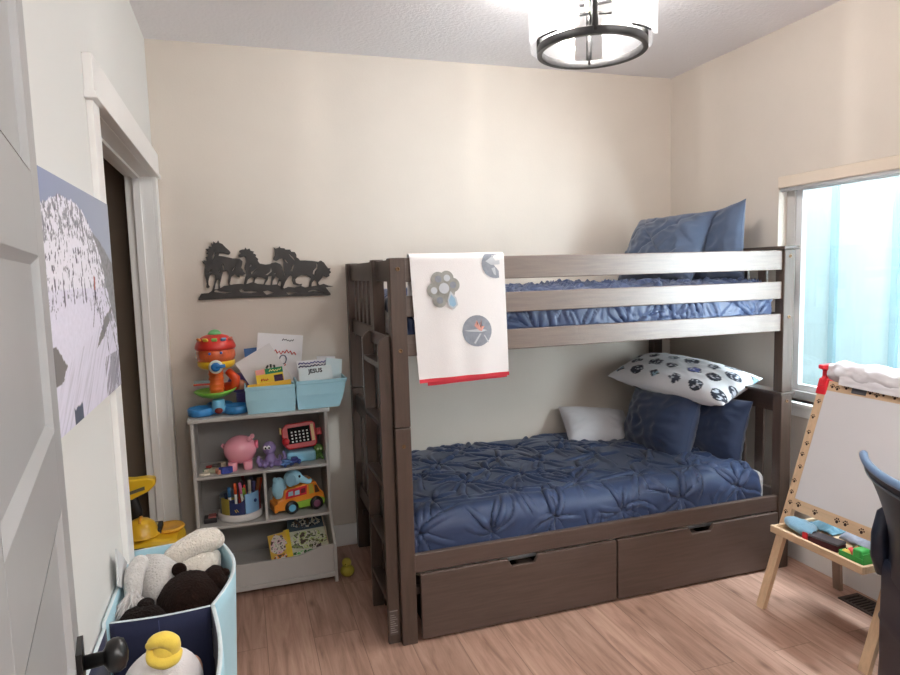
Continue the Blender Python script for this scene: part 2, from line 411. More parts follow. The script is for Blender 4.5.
for k in range(4):
    a = math.radians(243) + k * PI / 2
    e = V((math.cos(a), math.sin(a), 0))
    bm = B(); tube(bm, [LC + V((0, 0, .15)) , LC + e * .1 + V((0, 0, .145)), LC + e * .12 + V((0, 0, .15))], .007, 8)
    tube(bm, [LC + e * .12 + V((0, 0, .15)), LC + e * .12 + V((0, 0, .19))], .016, 12)
    tube(bm, [LC + e * (R0 - .010) + V((0, 0, .012)), LC + e * (R0 - .010) + V((0, 0, .06)), LC + e * (R0 - .018) + V((0, 0, .10)), LC + e * (R0 - .018) + V((0, 0, .27))], .012, 8)
    mk('arm', bm, M['black'], lt)
    bm = B(); lathe(bm, [(.004, .0), (.015, .008), (.02, .03), (.014, .06), (.002, .085)], LC + e * .12 + V((0, 0, .19)), 16)
    mk('bulb', bm, mat('bulb_glow', (255, 240, 220), .3, .5, emit=(255, 236, 208), emit_str=14), lt)
gp = bpy.data.materials.new('water_glass'); gp.use_nodes = True
nt = gp.node_tree; nt.nodes.clear(); N = nt.nodes.new; Lk = nt.links.new
out = N('ShaderNodeOutputMaterial'); m1 = N('ShaderNodeMixShader'); m2 = N('ShaderNodeMixShader'); tr = N('ShaderNodeBsdfTransparent'); gs = N('ShaderNodeBsdfGlossy'); tl = N('ShaderNodeBsdfTranslucent'); em = N('ShaderNodeEmission'); ad = N('ShaderNodeAddShader')
tr.inputs[0].default_value = (.97, .98, 1, 1); gs.inputs['Roughness'].default_value = .15; tl.inputs[0].default_value = (.95, .95, .97, 1)
em.inputs[0].default_value = (1, .98, .96, 1); em.inputs[1].default_value = .06
nz = N('ShaderNodeTexNoise'); nz.inputs['Scale'].default_value = 18; tcd = N('ShaderNodeTexCoord'); Lk(tcd.outputs['Object'], nz.inputs['Vector'])
bp = N('ShaderNodeBump'); bp.inputs['Strength'].default_value = .6; Lk(nz.outputs[0], bp.inputs['Height'])
Lk(bp.outputs[0], gs.inputs['Normal']); Lk(bp.outputs[0], tl.inputs['Normal'])
m1.inputs[0].default_value = .13; m2.inputs[0].default_value = .12
Lk(tr.outputs[0], m1.inputs[1]); Lk(tl.outputs[0], m1.inputs[2]); Lk(m1.outputs[0], m2.inputs[1]); Lk(gs.outputs[0], m2.inputs[2])
Lk(m2.outputs[0], ad.inputs[0]); Lk(em.outputs[0], ad.inputs[1]); Lk(ad.outputs[0], out.inputs[0])
for k in range(4):
    a0 = math.radians(243) + k * PI / 2 + .24; a1 = a0 + PI / 2 - .48
    bm = B()
    def gf(u, v, rr): 
        a = a0 + (a1 - a0) * u; wob = .002 * noise.noise(V((a * 9, v * 6, 0)))
        return LC + V((math.cos(a) * (rr + wob), math.sin(a) * (rr + wob), .03 + v * .22))
    grid(bm, 20, 8, lambda u, v: gf(u, v, R0 + .034)); grid(bm, 20, 8, lambda u, v: gf(u, v, R0 + .026))
    g = mk('glass_panel', bm, gp, lt)
    bm = B(); tube(bm, [LC + V((math.cos(a0 + (a1 - a0) * t) * (R0 + .030), math.sin(a0 + (a1 - a0) * t) * (R0 + .030), .026)) for t in (.3, .4, .5, .6, .7)], .004, 6)
    mk('panel_holder', bm, M['black'], g)

# ================================================================== HORSE WALL ART
def A_(u, v): return (195 + u / 9.64, 235 + v / 9.64)
H1 = [(222,50),(235,75),(262,85),(290,115),(325,145),(342,165),(338,185),(320,190),(295,182),(262,175),(235,178),(228,200),(275,205),(320,215),(360,225),(400,225),(435,232),(458,255),(455,285),(445,315),(462,335),(468,355),(490,375),(460,390),(430,385),(432,412),(400,395),(385,380),(352,400),(345,430),(335,470),(348,488),(325,492),(318,460),(322,420),(325,390),(310,345),(270,355),(258,400),(250,440),(240,480),(246,525),(225,525),(228,470),(230,430),(215,430),(200,470),(190,520),(180,545),(165,545),(175,500),(185,460),(195,420),(190,385),(160,375),(140,400),(128,450),(130,480),(145,500),(125,515),(108,505),(112,470),(105,430),(95,395),(92,330),(100,290),(80,275),(65,250),(90,255),(75,240),(110,250),(108,225),(98,215),(120,210),(125,190),(105,180),(125,165),(100,135),(135,130),(130,110),(160,115),(155,75),(172,90),(178,60),(195,78),(210,75)]
H2 = [(485,120),(500,140),(525,130),(535,150),(570,160),(560,175),(590,190),(585,210),(610,230),(605,250),(625,275),(680,285),(723,280),(737,270),(777,262),(822,280),(842,310),(849,360),(867,400),(862,440),(842,490),(842,505),(822,505),(832,450),(812,445),(797,480),(790,480),(807,420),(777,400),(752,440),(742,490),(725,490),(735,430),(739,395),(707,400),(702,430),(672,478),(657,485),(672,440),(682,425),(647,410),(600,405),(580,430),(572,462),(560,460),(565,415),(540,405),(510,430),(490,485),(468,480),(480,430),(490,390),(488,350),(475,320),(480,290),(490,260),(485,220),(470,208),(440,218),(420,212),(418,195),(440,175),(425,165),(430,148),(460,138),(475,140)]
H3 = [(130,118),(150,130),(175,125),(185,108),(198,125),(235,128),(245,140),(290,140),(300,160),(335,165),(345,180),(352,200),(350,215),(370,225),(385,245),(440,245),(510,250),(560,258),(585,245),(615,265),(640,300),(655,320),(680,320),(670,340),(685,360),(665,375),(670,395),(640,410),(620,400),(605,390),(600,410),(575,440),(560,460),(575,490),(550,495),(545,450),(525,430),(500,460),(495,500),(465,510),(480,450),(490,415),(450,390),(400,385),(360,405),(340,430),(345,460),(380,475),(405,468),(400,488),(360,488),(320,475),(305,440),(310,400),(290,390),(270,410),(245,450),(215,525),(195,520),(225,450),(240,400),(232,350),(225,320),(225,260),(215,225),(185,232),(160,250),(130,245),(125,225),(140,200),(140,150)]
H3 = [(u + 627, v) for u, v in H3]
G0 = [(30,620),(60,565),(130,560),(160,540),(180,525),(230,520),(280,490),(330,485),(370,475),(440,470),(480,475),(520,465),(560,452),(600,470),(660,475),(700,482),(740,480),(790,476),(830,500),(860,515),(900,500),(960,505),(1020,490),(1060,505),(1120,495),(1190,485),(1240,470),(1280,485),(1335,495),(1260,505),(1280,530),(1310,570),(1300,580),(627,600),(300,612),(40,630)]
GH = [[(185,540),(200,530),(250,545),(355,550),(290,562),(190,550)],[(425,530),(450,525),(480,545),(540,540),(600,550),(540,560),(430,550)],[(655,545),(700,535),(760,555),(690,575)],[(880,555),(990,552),(900,575)],[(1090,540),(1140,525),(1200,540),(1240,560),(1190,548),(1140,540),(1095,550)]]
S1 = [[(170,240),(172,195),(188,165),(188,200)],[(258,270),(278,300),(280,342),(266,310)],[(388,300),(375,330),(356,352),(372,320)],[(228,360),(240,330),(243,350)],[(135,355),(150,330),(155,345),(140,365)]]
S2 = [[(540,360),(590,322),(562,358),(545,378)],[(680,385),(725,352),(735,312),(742,350),(700,386)],[(525,310),(540,280),(545,300)],[(757,375),(775,368),(778,378)]]
S3 = [[(902,180),(950,222),(962,248),(920,205)],[(922,345),(945,288),(956,290),(938,352)],[(1135,375),(1140,345),(1170,310),(1168,270),(1182,290),(1178,325),(1155,350),(1150,385)],[(862,230),(890,262),(895,275),(868,250)],[(845,330),(858,370),(852,376)]]
def on_wall(pts): 
    r = []
    for u, v in pts:
        p = at(*A_(u, v), 1, -.012); r.append((p.x, p.z))
    return r
TW = Matrix(((1, 0, 0, 0), (0, 0, -1, -.012), (0, 1, 0, 0), (0, 0, 0, 1)))
bm = B()
for outl, holes in ((H1, S1), (H2, S2), (H3, S3), (G0, GH)):
    add(bm, flat_shape([on_wall(outl)] + [on_wall(h) for h in holes], .003, TW))
box(bm, -.6, -.57, -.013, 0, 1.49, 1.50); box(bm, -.2, -.17, -.013, 0, 1.49, 1.50)
mk('horse_wall_art', bm, mat('black_steel_cutout', (50, 46, 44), .45, .5, noise_amt=.08), label='black metal cut-out of three running horses on the beige wall', cat='wall art')

# ================================================================== MOUNTAIN CANVAS
px = XL + .030; py0, py1, pz0, pz1 = -2.32, -1.55, 1.262, 1.79
nu, nv = 260, 190
cb = B()
grid(cb, nu, nv, lambda u, v: V((px, py0 + (py1 - py0) * u, pz0 + (pz1 - pz0) * v)))
idx_n = len(cb.verts)
box(cb, XL + .001, px - .0005, py0, py1, pz0, pz1)
o = mk('mountain_canvas', cb, mat('canvas_print', (230, 230, 240), .75, .2, vcol='col'), recalc=False, label='canvas print of a snowy mountain and a skier beside the closet trim', cat='picture')
def fbm(x, y, s=0, n=5):
    a = 0; k = 1; f = 1
    for _ in range(n): a += k * noise.noise(V((x * f, y * f, s))); k *= .55; f *= 2.1
    return a
RIDGE = [(0, .82), (.10, .87), (.19, .90), (.275, .93), (.47, .926), (.58, .89), (.68, .82), (.78, .71), (.85, .56), (.95, .38), (1.01, .30)]
FARR = [(0, .5), (.55, .80), (.65, .83), (.80, .78), (1.01, .67)]
def pl_(tab, u):
    for (a, b), (c, d) in zip(tab, tab[1:]):
        if u <= c: return b + (d - b) * (u - a) / (c - a)
    return tab[-1][1]
def seg_d(u, v, a, b):
    dx, dy = b[0] - a[0], b[1] - a[1]; t = max(0, min(1, ((u - a[0]) * dx + (v - a[1]) * dy) / (dx * dx + dy * dy)))
    return math.hypot(u - a[0] - t * dx, v - a[1] - t * dy), t
def mountain(i):
    if i >= idx_n: return (232, 232, 236)
    u, v = (i // (nv + 1)) / nu, (i % (nv + 1)) / nv
    ridge = pl_(RIDGE, u) + .012 * fbm(u * 30, 0, 3)
    if v > ridge:
        if v < pl_(FARR, u) + .01 * fbm(u * 20, 1, 7) and u > .5:
            c = 146 + 16 * fbm(u * 40, v * 40, 2); return (c, c * 1.0, c * 1.02)
        return (150 + 22 * u, 158 + 20 * u, 186 + 6 * u)
    d = ridge - v
    c = (238, 236, 246) if v > .55 else (228, 225, 241)
    r1 = fbm(u * 34 + v * 10, v * 22, 9); r2 = fbm(u * 60, v * 26, 4)
    if d < .16 and r1 > .12 - .3 * (.16 - d): return (158 - 30 * r2, 158 - 30 * r2, 166 - 28 * r2)
    if d < .42 and u < .80 and r2 > .34 + .5 * abs(d - .22): return (112, 112, 124)
    if .30 < d < .44 and fbm(u * 46, v * 7, 12) > .42: return (118, 118, 132)
    q, t = seg_d(u, v, (.90, .43), (.615, .26))
    if q < .030 * math.sin(PI * min(1, .15 + t * .85)) * (1 + .5 * fbm(u * 20, v * 20, 1)) : return (138, 136, 138)
    if u < .22 and .19 < v < .34 and u < .22 - abs(v - .25) * 1.1 + .02 * fbm(v * 30, 3): return (128, 124, 124)
    if .25 < u < .355 and v < .065 + .015 * fbm(u * 50, 2): return (92, 98, 114)
    q, t = seg_d(u, v, (.655, .595), (.650, .505))
    if q < .012: return (176, 112, 104) if t < .6 else (84, 76, 92)
    for a, b in (((.650, .505), (.585, .37)), ((.655, .505), (.715, .40))):
        if seg_d(u, v, a, b)[0] < .004: return (120, 116, 128)
    k = 1 + .025 * fbm(u * 50, v * 50, 6)
    if v < .34 - .25 * (.6 - u):
        s = fbm((u - v * .9) * 34, v * 4, 5)
        k = 1 - .13 * max(0, s + .1)
        if u > .72 and v < .20 and s > -.15: k *= .74
    return tuple(min(255, x * k) for x in c)
paint(o, mountain)

# ================================================================== BUNK BED
PF, PB = -1.134, -1.076
LB = 2.05
bed = empty('bunk_bed', (LB / 2, -.57, 0), 'dark brown wooden bunk bed with ladder, guard rails and two drawers below', 'bunk bed')
def post(x0, y0, z0, z1, bolts=()):
    bm = B(); box(bm, x0, x0 + .066, y0, y0 + .058, z0, z1)
    p = mk('post', bm, M['bedz'], bed, bevel=.004)
    for z in bolts:
        b2 = B(); lathe(b2, [(.009, 0), (.009, .003), (.006, .004), (.0055, .001), (.0005, .0)], (x0 + .033, y0 - .0005, z), 16, T=Matrix.Rotation(PI / 2, 3, 'X'))
        mk('bolt', b2, mat('bronze_bolt', (120, 92, 66), .35, .5, metal=.6, noise_amt=.05), p)
    return p
post(0, PF, 0, .935, (.86,)); post(0, PF, .938, 1.63, (1.585, 1.255))
post(LB - .066, PF, 0, .905, (.875,)); post(LB - .066, PF, .921, 1.633, (1.60, 1.30))
post(0, -.075, 0, .935); post(0, -.075, .938, 1.63)
post(LB - .066, -.075, 0, .905); post(LB - .066, -.075, .921, 1.633)
# rails along the front and back
for z0, z1 in ((1.533, 1.63), (1.390, 1.476), (1.229, 1.316)):
    bm = B(); box(bm, .058, LB - .058, -1.119, -1.097, z0, z1); mk('guard_rail', bm, M['rail'], bed, bevel=.004)
bm = B(); box(bm, .058, LB - .058, -1.122, -1.096, .305, .385); mk('side_rail', bm, M['bedx'], bed, bevel=.004)
for z0, z1 in ((.25, .385), (1.229, 1.316)):
    bm = B(); box(bm, .058, LB - .058, -.058, -.034, z0, z1); mk('side_rail', bm, M['bedx'], bed, bevel=.003)
# slatted bed bases under the mattresses
for z in (.225, 1.262):
    bm = B(); box(bm, .03, LB - .03, -1.09, -1.06, z - .03, z); box(bm, .03, LB - .03, -.09, -.06, z - .03, z)
    for i in range(13):
        x = .12 + i * .15; box(bm, x, x + .07, -1.09, -.06, z, z + .014)
    mk('slat_base', bm, M['bedy'], bed)
# end panels
def end_panel(x, rails, slats, z0, z1, y0, y1, name='end_panel'):
    bm = B()
    for a, b in rails: box(bm, x, x + .024, y0, y1, a, b)
    n = slats; wdt = .058
    for i in range(n):
        y = y0 + (y1 - y0) * (i + 1) / (n + 1); box(bm, x + .004, x + .02, y - wdt / 2, y + wdt / 2, z0, z1)
    return mk(name, bm, M['bedy'], bed, bevel=.003)
end_panel(.018, ((1.535, 1.625),), 0, 0, 0, -1.09, -.06, 'top_rail')
end_panel(.018, ((1.245, 1.32),), 5, 1.32, 1.54, -.72, -.06)
end_panel(.018, ((.80, .90), (.30, .385)), 7, .385, .81, -1.09, -.06)
end_panel(LB - .045, ((.81, .902), (.30, .40)), 7, .40, .82, -1.09, -.06)
end_panel(LB - .045, ((1.54, 1.63), (1.229, 1.32)), 7, 1.32, 1.55, -1.09, -.06)
bm = B(); box(bm, .001, .054, -.775, -.72, 0, 1.632); mk('short_post', bm, M['bedz'], bed, bevel=.004)
bm = B(); box(bm, LB - .082, LB + .014, PF - .012, -.004, 1.634, 1.650); mk('top_cap', bm, M['bedy'], bed, bevel=.003)
bm = B(); box(bm, LB - .080, LB + .012, PF - .010, -.006, .906, .920); mk('top_cap', bm, M['bedy'], bed, bevel=.003)
# drawers with notched finger grips
for xa, xb in ((.086, 1.034), (1.042, 1.980)):
    xm = (xa + xb) / 2; zt = .300
    pl = [(xa, .012), (xb, .012), (xb, zt), (xm + .072, zt), (xm + .055, zt - .034), (xm - .055, zt - .034), (xm - .072, zt), (xa, zt)]
    bm = B(); prism(bm, [(x, -1.134, z) for x, z in pl], (0, .02, 0))
    d = mk('drawer', bm, M['bedx'], bed, bevel=.004)
    bm = B()
    box(bm, xa + .03, xb - .03, -1.112, -1.10, .03, .25); box(bm, xa + .03, xa + .042, -1.10, -.45, .03, .25); box(bm, xb - .042, xb - .03, -1.10, -.45, .03, .25)
    box(bm, xa + .03, xb - .03, -1.10, -.45, .025, .035)
    for x in (xa + .08, xb - .08): box(bm, x - .02, x + .02, -1.09, -1.05, 0.001, .026)
    mk('drawer_box', bm, M['dark'], d)
# ladder fixed to the end
lad = B()
def stile(y):
    bm = B(); arc = [(-.052 + .045 * (1 - math.cos(t)), 1.268 + .046 * math.sin(t)) for t in [PI / 2 * k / 8 for k in range(9)]]
    prism(bm, [(x, y, z) for x, z in [(-.002, 0), (-.052, 0)] + arc + [(-.002, 1.314)]], (0, .024, 0)); return bm
bm = B()
box(bm, -.016, -.003, -1.075, -.76, 1.262, 1.315); box(bm, -.014, -.003, -1.074, -.76, 1.18, 1.192)
ld = mk('ladder', bm, M['bedy'], bed, bevel=.002)
mk('stile', stile(-1.100), M['bedz'], ld, bevel=.002); mk('stile', stile(-.762), M['bedz'], ld, bevel=.002)
for z in (1.205, .955, .70, .445, .195):
    bm = B(); box(bm, -.050, -.004, -1.076, -.738, z - .024, z); mk('tread', bm, M['bedy'], ld, bevel=.003)
bm = B(); box(bm, -.046, -.012, -1.1015, -1.1003, .040, .150)
for k in range(9): box(bm, -.044, -.014 - .006 * (k % 3), -1.1022, -1.1015, .050 + k * .0095, .053 + k * .0095, 1)
box(bm, -.046, -.012, -1.1022, -1.1015, .144, .148, 1)
mk('warning_sticker', bm, [mat('sticker_grey', (98, 88, 84), .5, .3, noise_amt=.05), mat('sticker_white', (150, 142, 138), .5, .3, noise_amt=.05)], ld)

# mattresses
def rbox(name, x0, x1, y0, y1, z0, z1, r, m, label, cat, group=None):
    bm = B(); box(bm, x0, x1, y0, y1, z0, z1)
    o = mk(name, bm, m, bevel=r, label=label, cat=cat, group=group); o.modifiers['bevel'].segments = 5
    for p in o.data.polygons: p.use_smooth = True
    return o
rbox('mattress', .075, 1.975, -1.06, -.065, .24, .495, .045, M['white_f'], 'white mattress corner showing past the lower blue comforter', 'mattress')
rbox('mattress', .075, 1.965, -1.06, -.065, 1.278, 1.455, .045, M['white_f'], 'white mattress of the top bunk behind the guard rails', 'mattress')

# pinch-pleated comforters
def pleat_field(sx, sy, seed, amp=1.0):
    rnd = random.Random(seed); pts = []
    for r in range(-1, 14):
        for k in range(-1, 14):
            n = rnd.choice((7, 8, 9, 10)); ph = rnd.uniform(0, 6.28)
            cr = [(ph + 2 * PI * i / n + rnd.uniform(-.25, .25), rnd.uniform(.12, .25), rnd.uniform(-4, 4), rnd.uniform(.6, 1.3)) for i in range(n)]
            pts.append((k * sx + (sx / 2 if r % 2 else 0) + rnd.uniform(-.03, .03), r * sy / 2 + rnd.uniform(-.03, .03), rnd.uniform(.8, 1.2), cr))
    ex = math.exp
    def h(s, t):
        ws = s + .010 * noise.noise(V((s * 8, t * 8, seed + 5))); wt = t + .010 * noise.noise(V((s * 8, t * 8, seed + 9)))
        e = .014 * noise.noise(V((s * 4.5, t * 4.5, seed)))
        for (a, b, am, cr) in pts:
            dx, dy = ws - a, wt - b
            if dx > .25 or dx < -.25 or dy > .25 or dy < -.25: continue
            d = math.hypot(dx, dy)
            if d > .25: continue
            e -= .016 * am * ex(-(d / .035) ** 2)
            th_ = math.atan2(dy, dx)
            for tk, ln, cv, ka in cr:
                if d > ln: continue
                al = (th_ - tk - cv * d + PI) % (2 * PI) - PI
                if al > .9 or al < -.9: continue
                q = d * math.sin(al); w_ = .0055 + .035 * d
                if abs(q) > 3.2 * w_: continue
                f = (1 - d / ln) ** .7 * sst(.0, .02, d) * ka
                g = ex(-((q - 1.0 * w_) / w_) ** 2) - .9 * ex(-((q + .6 * w_) / (.55 * w_)) ** 2)
                e += amp * .0125 * f * g
        return e
    return h
def comforter(name, x0, x1, yb, yf, zt, zb, seed, label, clampz, sx=.33, sy=.33, drop_l=.05, rad=.055, amp=1.0, res=.0085):
    h = pleat_field(sx, sy, seed, amp)
    r = rad
    top = (yb - yf) - r; arc = r * PI / 2; drop = zt - zb - r
    Lt = top + arc + drop
    nx = int((x1 - x0) / res); nt_ = int(Lt / res)
    def fn(u, t):
        s = u * (x1 - x0); d = t * Lt
        if d < top: p = V((x0 + s, yb - d, zt)); n = V((0, 0, 1))
        elif d < top + arc:
            a = (d - top) / r; p = V((x0 + s, yf + r - r * math.sin(a), zt - r + r * math.cos(a))); n = V((0, -math.sin(a), math.cos(a)))
        else: p = V((x0 + s, yf, zt - r - (d - top - arc))); n = V((0, -1, 0))
        e = h(s, d)
        ed = min(s, x1 - x0 - s)
        if ed < .06: p.z -= drop_l * (1 - math.sqrt(max(0, 1 - (1 - ed / .06) ** 2)))
        if d < .05: p.z -= .03 * (1 - d / .05) ** 2
        p.z += .012 * noise.noise(V((s * 2.1, d * 2.1, seed + 20))) if d < top else 0
        k = 1.0 if d < top + arc else .55
        p = p + n * e * k
        if p.z < clampz: p.y = max(p.y, -1.091)
        return p
    bm = B(); grid(bm, nx, nt_, fn)
    o = mk(name, bm, M['navy'], label=label, cat='comforter', recalc=False)
    md = o.modifiers.new('solid', 'SOLIDIFY'); md.thickness = .012; md.offset = -1
    return o
comforter('comforter', .068, 1.905, -.045, -1.082, .526, .345, 3, 'navy pinch-pleated comforter spread over the lower bunk', .40, sx=.34, sy=.36, rad=.085, amp=1.5, res=.0065)
comforter('comforter', .068, 1.955, -.05, -1.078, 1.462, 1.28, 11, 'navy pinch-pleated comforter on the top bunk behind guard rails', 2.0, sx=.24, sy=.26, amp=1.6)

# pillows
def pillow_fn(c, ax, ay, w, h, t, seed, wr=.5, pinch=.08):
    c = V(c); ax = V(ax).normalized(); ay = V(ay); ay = (ay - ax * ay.dot(ax)).normalized(); az = ax.cross(ay)
    def f(u, v, side, lift=0):
        p = max(0, (1 - abs(u) ** 2.6)) ** .55 * max(0, (1 - abs(v) ** 2.6)) ** .55
        x = w / 2 * u * (1 - pinch * (1 - v * v)); y = h / 2 * v * (1 - pinch * (1 - u * u))
        z = t / 2 * p * side
        nn = noise.noise(V((u * 2.2 + seed, v * 2.2, side * 3 + seed))) * .5 + noise.noise(V((u * 5 + seed, v * 4, side * 5))) * .35
        crease = (1 - abs(noise.noise(V((u * 3.1 + v * 2 + seed, v * 3.5 - u, 4 + side)))) * 3)
        z += side * p ** .5 * t * .10 * wr * (nn + .45 * crease)
        q = c + ax * x + ay * y + az * (z + lift * side)
        return q
    return f
def pillow(name, c, ax, ay, w, h, t, m, label, seed, wr=.5, pinch=.08, n=44, extra=None, cfn=None, cat='pillow'):
    f = pillow_fn(c, ax, ay, w, h, t, seed, wr, pinch)
    bm = B()
    uv = []
    for side in (1, -1):
        def g(a, b):
            u, v = a * 2 - 1, b * 2 - 1
            u = math.sin(u * PI / 2) * .5 + u * .5; v = math.sin(v * PI / 2) * .5 + v * .5
            q = f(u, v, side)
            if extra: q = q + extra(u, v, side)
            uv.append((u, v, side)); return q
        grid(bm, n, n, g, flip=side < 0)
    o = mk(name, bm, m, label=label, cat=cat, recalc=False)
    if cfn: paint(o, lambda i: cfn(*uv[i]))
    return o, f
up = V((0, 0, 1))
# top bunk shams: standing at the far end, leaning on the headboard
M['navy_u'] = mat('navy_sham', (72, 86, 110), .62, .3, sheen=.35, noise_amt=.05, noise_scale=30, bump=.06, bump_scale=350)
def sham_extra(axn):
    def e(u, v, s):
        k = 0
        for q in (-.55, .0, .55):
            k -= .016 * math.exp(-((u + v * .8 - q * 1.6) / .05) ** 2) ; k -= .016 * math.exp(-((u - v * .8 - q * 1.6) / .05) ** 2)
        return axn * (k * s * (1 - u * u) * (1 - v * v))
    return e
ax, ay = V((.10, -1, 0)), V((.30, .02, .62))
azn = ax.normalized().cross((ay - ax.normalized() * ay.dot(ax.normalized())).normalized())
pillow('pillow', (1.80, -.43, 1.672), ax, ay, .62, .42, .24, M['navy_u'], 'navy pleated sham pillow in front on the top bunk', 1, .8, .07, n=70, extra=sham_extra(azn))
pillow('pillow', (1.935, -.66, 1.668), V((.10, -1, .13)), V((.08, .12, .62)), .48, .43, .15, M['navy_u'], 'navy sham pillow behind the pleated one on the top bunk', 4, .9, .10)
# lower bunk
pillow('pillow', (1.715, -.52, .665), V((.05, -1, 0)), V((.18, 0, .62)), .54, .42, .27, M['navy_p'], 'dark navy pillow standing in front on the lower bunk', 6, .8, .09)
pillow('pillow', (1.890, -.73, .665), V((.04, -1, -.03)), V((.12, 0, .62)), .52, .40, .17, M['navy_p'], 'dark navy pillow standing behind another near the slatted bed end', 8, .8, .09)
pillow('pillow', (1.495, -.190, .584), V((1, -.10, -.13)), V((-.14, .52, .42)), .45, .30, .17, mat('pale_pillow', (206, 204, 207), .8, .2, sheen=.2, noise_amt=.02), 'small plain pale grey pillow lying against the wall on lower bunk', 12, .5, .05)
# printed pillow lying across the two standing ones
rp = random.Random(5)
spots = []
for r in range(4):
    for k in range(6):
        spots.append((-.86 + k * .345 + (.17 if r % 2 else 0) + rp.uniform(-.03, .03), -.74 + r * .49 + rp.uniform(-.04, .04), rp.uniform(.085, .125), rp.choice([0, 0, 1, 2, 3]), rp.uniform(0, 6)))
PW, PH = .68, .46
def prints(u, v, s):
    base = (236, 237, 241)
    for (a, b, r, kind, ph) in spots:
        dx, dy = (u - a) * PW / PH, v - b
        d = math.hypot(dx, dy * 1.0)
        if d > r * 1.7: continue
        an = math.atan2(dy, dx)
        if kind in (0, 1):
            if d < r * 1.5:
                q = noise.noise(V((dx * 14 + a * 9, dy * 14, ph)))
                if abs(d - r * 1.42) < .02: return (50, 54, 66)
                if q > .16: return (206, 210, 220)
                return (58, 62, 76) if kind == 0 else (98, 108, 170)
        elif kind == 2:
            if d < r * (1.15 + .45 * abs(math.cos(2.5 * an + ph))):
                return (190, 196, 204) if noise.noise(V((dx * 18, dy * 18, ph))) > .12 else (66, 70, 84)
        elif abs(dx) + abs(dy) < r * 1.2:
            return (150, 186, 206) if noise.noise(V((dx * 16, dy * 16, ph))) > .1 else (60, 64, 76)
    return base
cA, cD, cC = V((1.560, -.13, .893)), V((1.765, -.91, .835)), V((2.105, -.95, .925))
pcx = (cA + cC) / 2 + V((0, 0, .015))
pillow('pillow', pcx, cD - cA, cC - cD, (cD - cA).length, (cC - cD).length, .20, mat('printed_cotton', (236, 237, 241), .75, .2, sheen=.2, vcol='col'), 'white pillow printed with dark round badges lying on the two navy pillows', 21, .55, .05, n=110, cfn=prints)

# white cover with red hem hung over the guard rail
def hang(x0, x1, yfr, yback, ztop, zf, zbk, seed, slant=0):
    ra = (yback - yfr) / 2
    Lf, La, Lbk = ztop - ra - zf, PI * ra, ztop - ra - zbk
    LT = Lf + La + Lbk
    def f(u, t, lift=0):
        d = t * LT
        w = .0015 * math.sin(u * 17 + seed) + .0025 * noise.noise(V((u * 5, d * 3, seed)))
        fl = min(1, max(0, (Lf - d) / .5))
        xs = x0 + (x1 - x0) * u + fl * (.010 + .012 * (1 - u)) * 1.0
        if d < Lf: return V((xs, yfr - w * fl * 1.6 - .006 * fl - lift, zf + d + slant * u * (1 - d / Lf)))
        if d < Lf + La:
            a = (d - Lf) / ra; return V((xs, yfr + ra - (ra + lift) * math.cos(a), ztop - ra + (ra + lift) * math.sin(a)))
        return V((xs, yback + lift, ztop - ra - (d - Lf - La)))
    return f, Lf / LT, LT
tw = empty('printed_cover', (.29, -1.11, 1.115), 'white printed duvet cover with red hem hung over the guard rail', 'blanket')
f1, lf1, LT1 = hang(.083, .492, -1.137, -1.088, 1.646, 1.118, 1.28, 2, .006)
bm = B(); grid(bm, 60, 120, lambda u, t: f1(u, t))
M['cover'] = mat('cover_white', (233, 230, 230), .85, .15, sheen=.15, noise_amt=.02, bump=.12, bump_scale=260)
mk('cover_cloth', bm, M['cover'], tw, recalc=False)
f2, lf2, LT2 = hang(.122, .487, -1.124, -1.093, 1.640, 1.103, 1.30, 5, .012)
bm = B(); grid(bm, 40, 90, lambda u, t: f2(u, t)); mk('under_layer', bm, M['cover'], tw, recalc=False)
M['redhem'] = mat('red_binding', (206, 62, 74), .7, .2, noise_amt=.05)
for f, dz in ((f1, 0), (f2, 0)):
    bm = B(); grid(bm, 50, 2, lambda u, t: f(u, t * .017, .0035)); mk('hem', bm, M['redhem'], tw, recalc=False)
def patch(cx, cz, shape, mats, name='printed_badge'):
    """shape: list of (polygon in metres about the centre, material index); follows the front of the cover"""
    bm = B(); lay = 0
    for poly, mi in shape:
        lay += 1
        vs = []
        ctr = None
        pts = [(cx + a, cz + b) for a, b in poly]
        def onf(x, z):
            t = (z - 1.118) / LT1; u = (x - .083 - .018) / .409
            u = max(.004, min(.996, u)); return f1(u, max(.02, min(lf1 * 1.0 + .02, t)), .0012 + .0007 * lay)
        mx_, mz_ = sum(p[0] for p in pts) / len(pts), sum(p[1] for p in pts) / len(pts)
        c0 = bm.verts.new(onf(mx_, mz_)); prev = [c0] * len(pts)
        for k in (.34, .67, 1):
            ring = [bm.verts.new(onf(mx_ + (x - mx_) * k, mz_ + (z - mz_) * k)) for x, z in pts]
            for i in range(len(pts)):
                j = (i + 1) % len(pts)
                if k < .4: fc = bm.faces.new((c0, ring[i], ring[j]))
                else: fc = bm.faces.new((prev[i], ring[i], ring[j], prev[j]))
                fc.material_index = mi; fc.smooth = True
            prev = ring
    return mk(name, bm, mats, tw, recalc=True)
def circ(r, n=28, cx=0, cy=0, ry=None): return [(cx + r * math.cos(2 * PI * k / n), cy + (ry or r) * math.sin(2 * PI * k / n)) for k in range(n)]
pm = [mat('print_slate', (146, 151, 161), .85, .1, noise_amt=.12, noise_scale=60), mat('print_pale', (196, 200, 206), .85, .1, noise_amt=.06), mat('print_coral', (206, 152, 142), .85, .1, noise_amt=.06), mat('print_ice', (150, 182, 206), .85, .1, noise_amt=.08), mat('print_sage', (160, 160, 155), .85, .1, noise_amt=.1, noise_scale=60)]
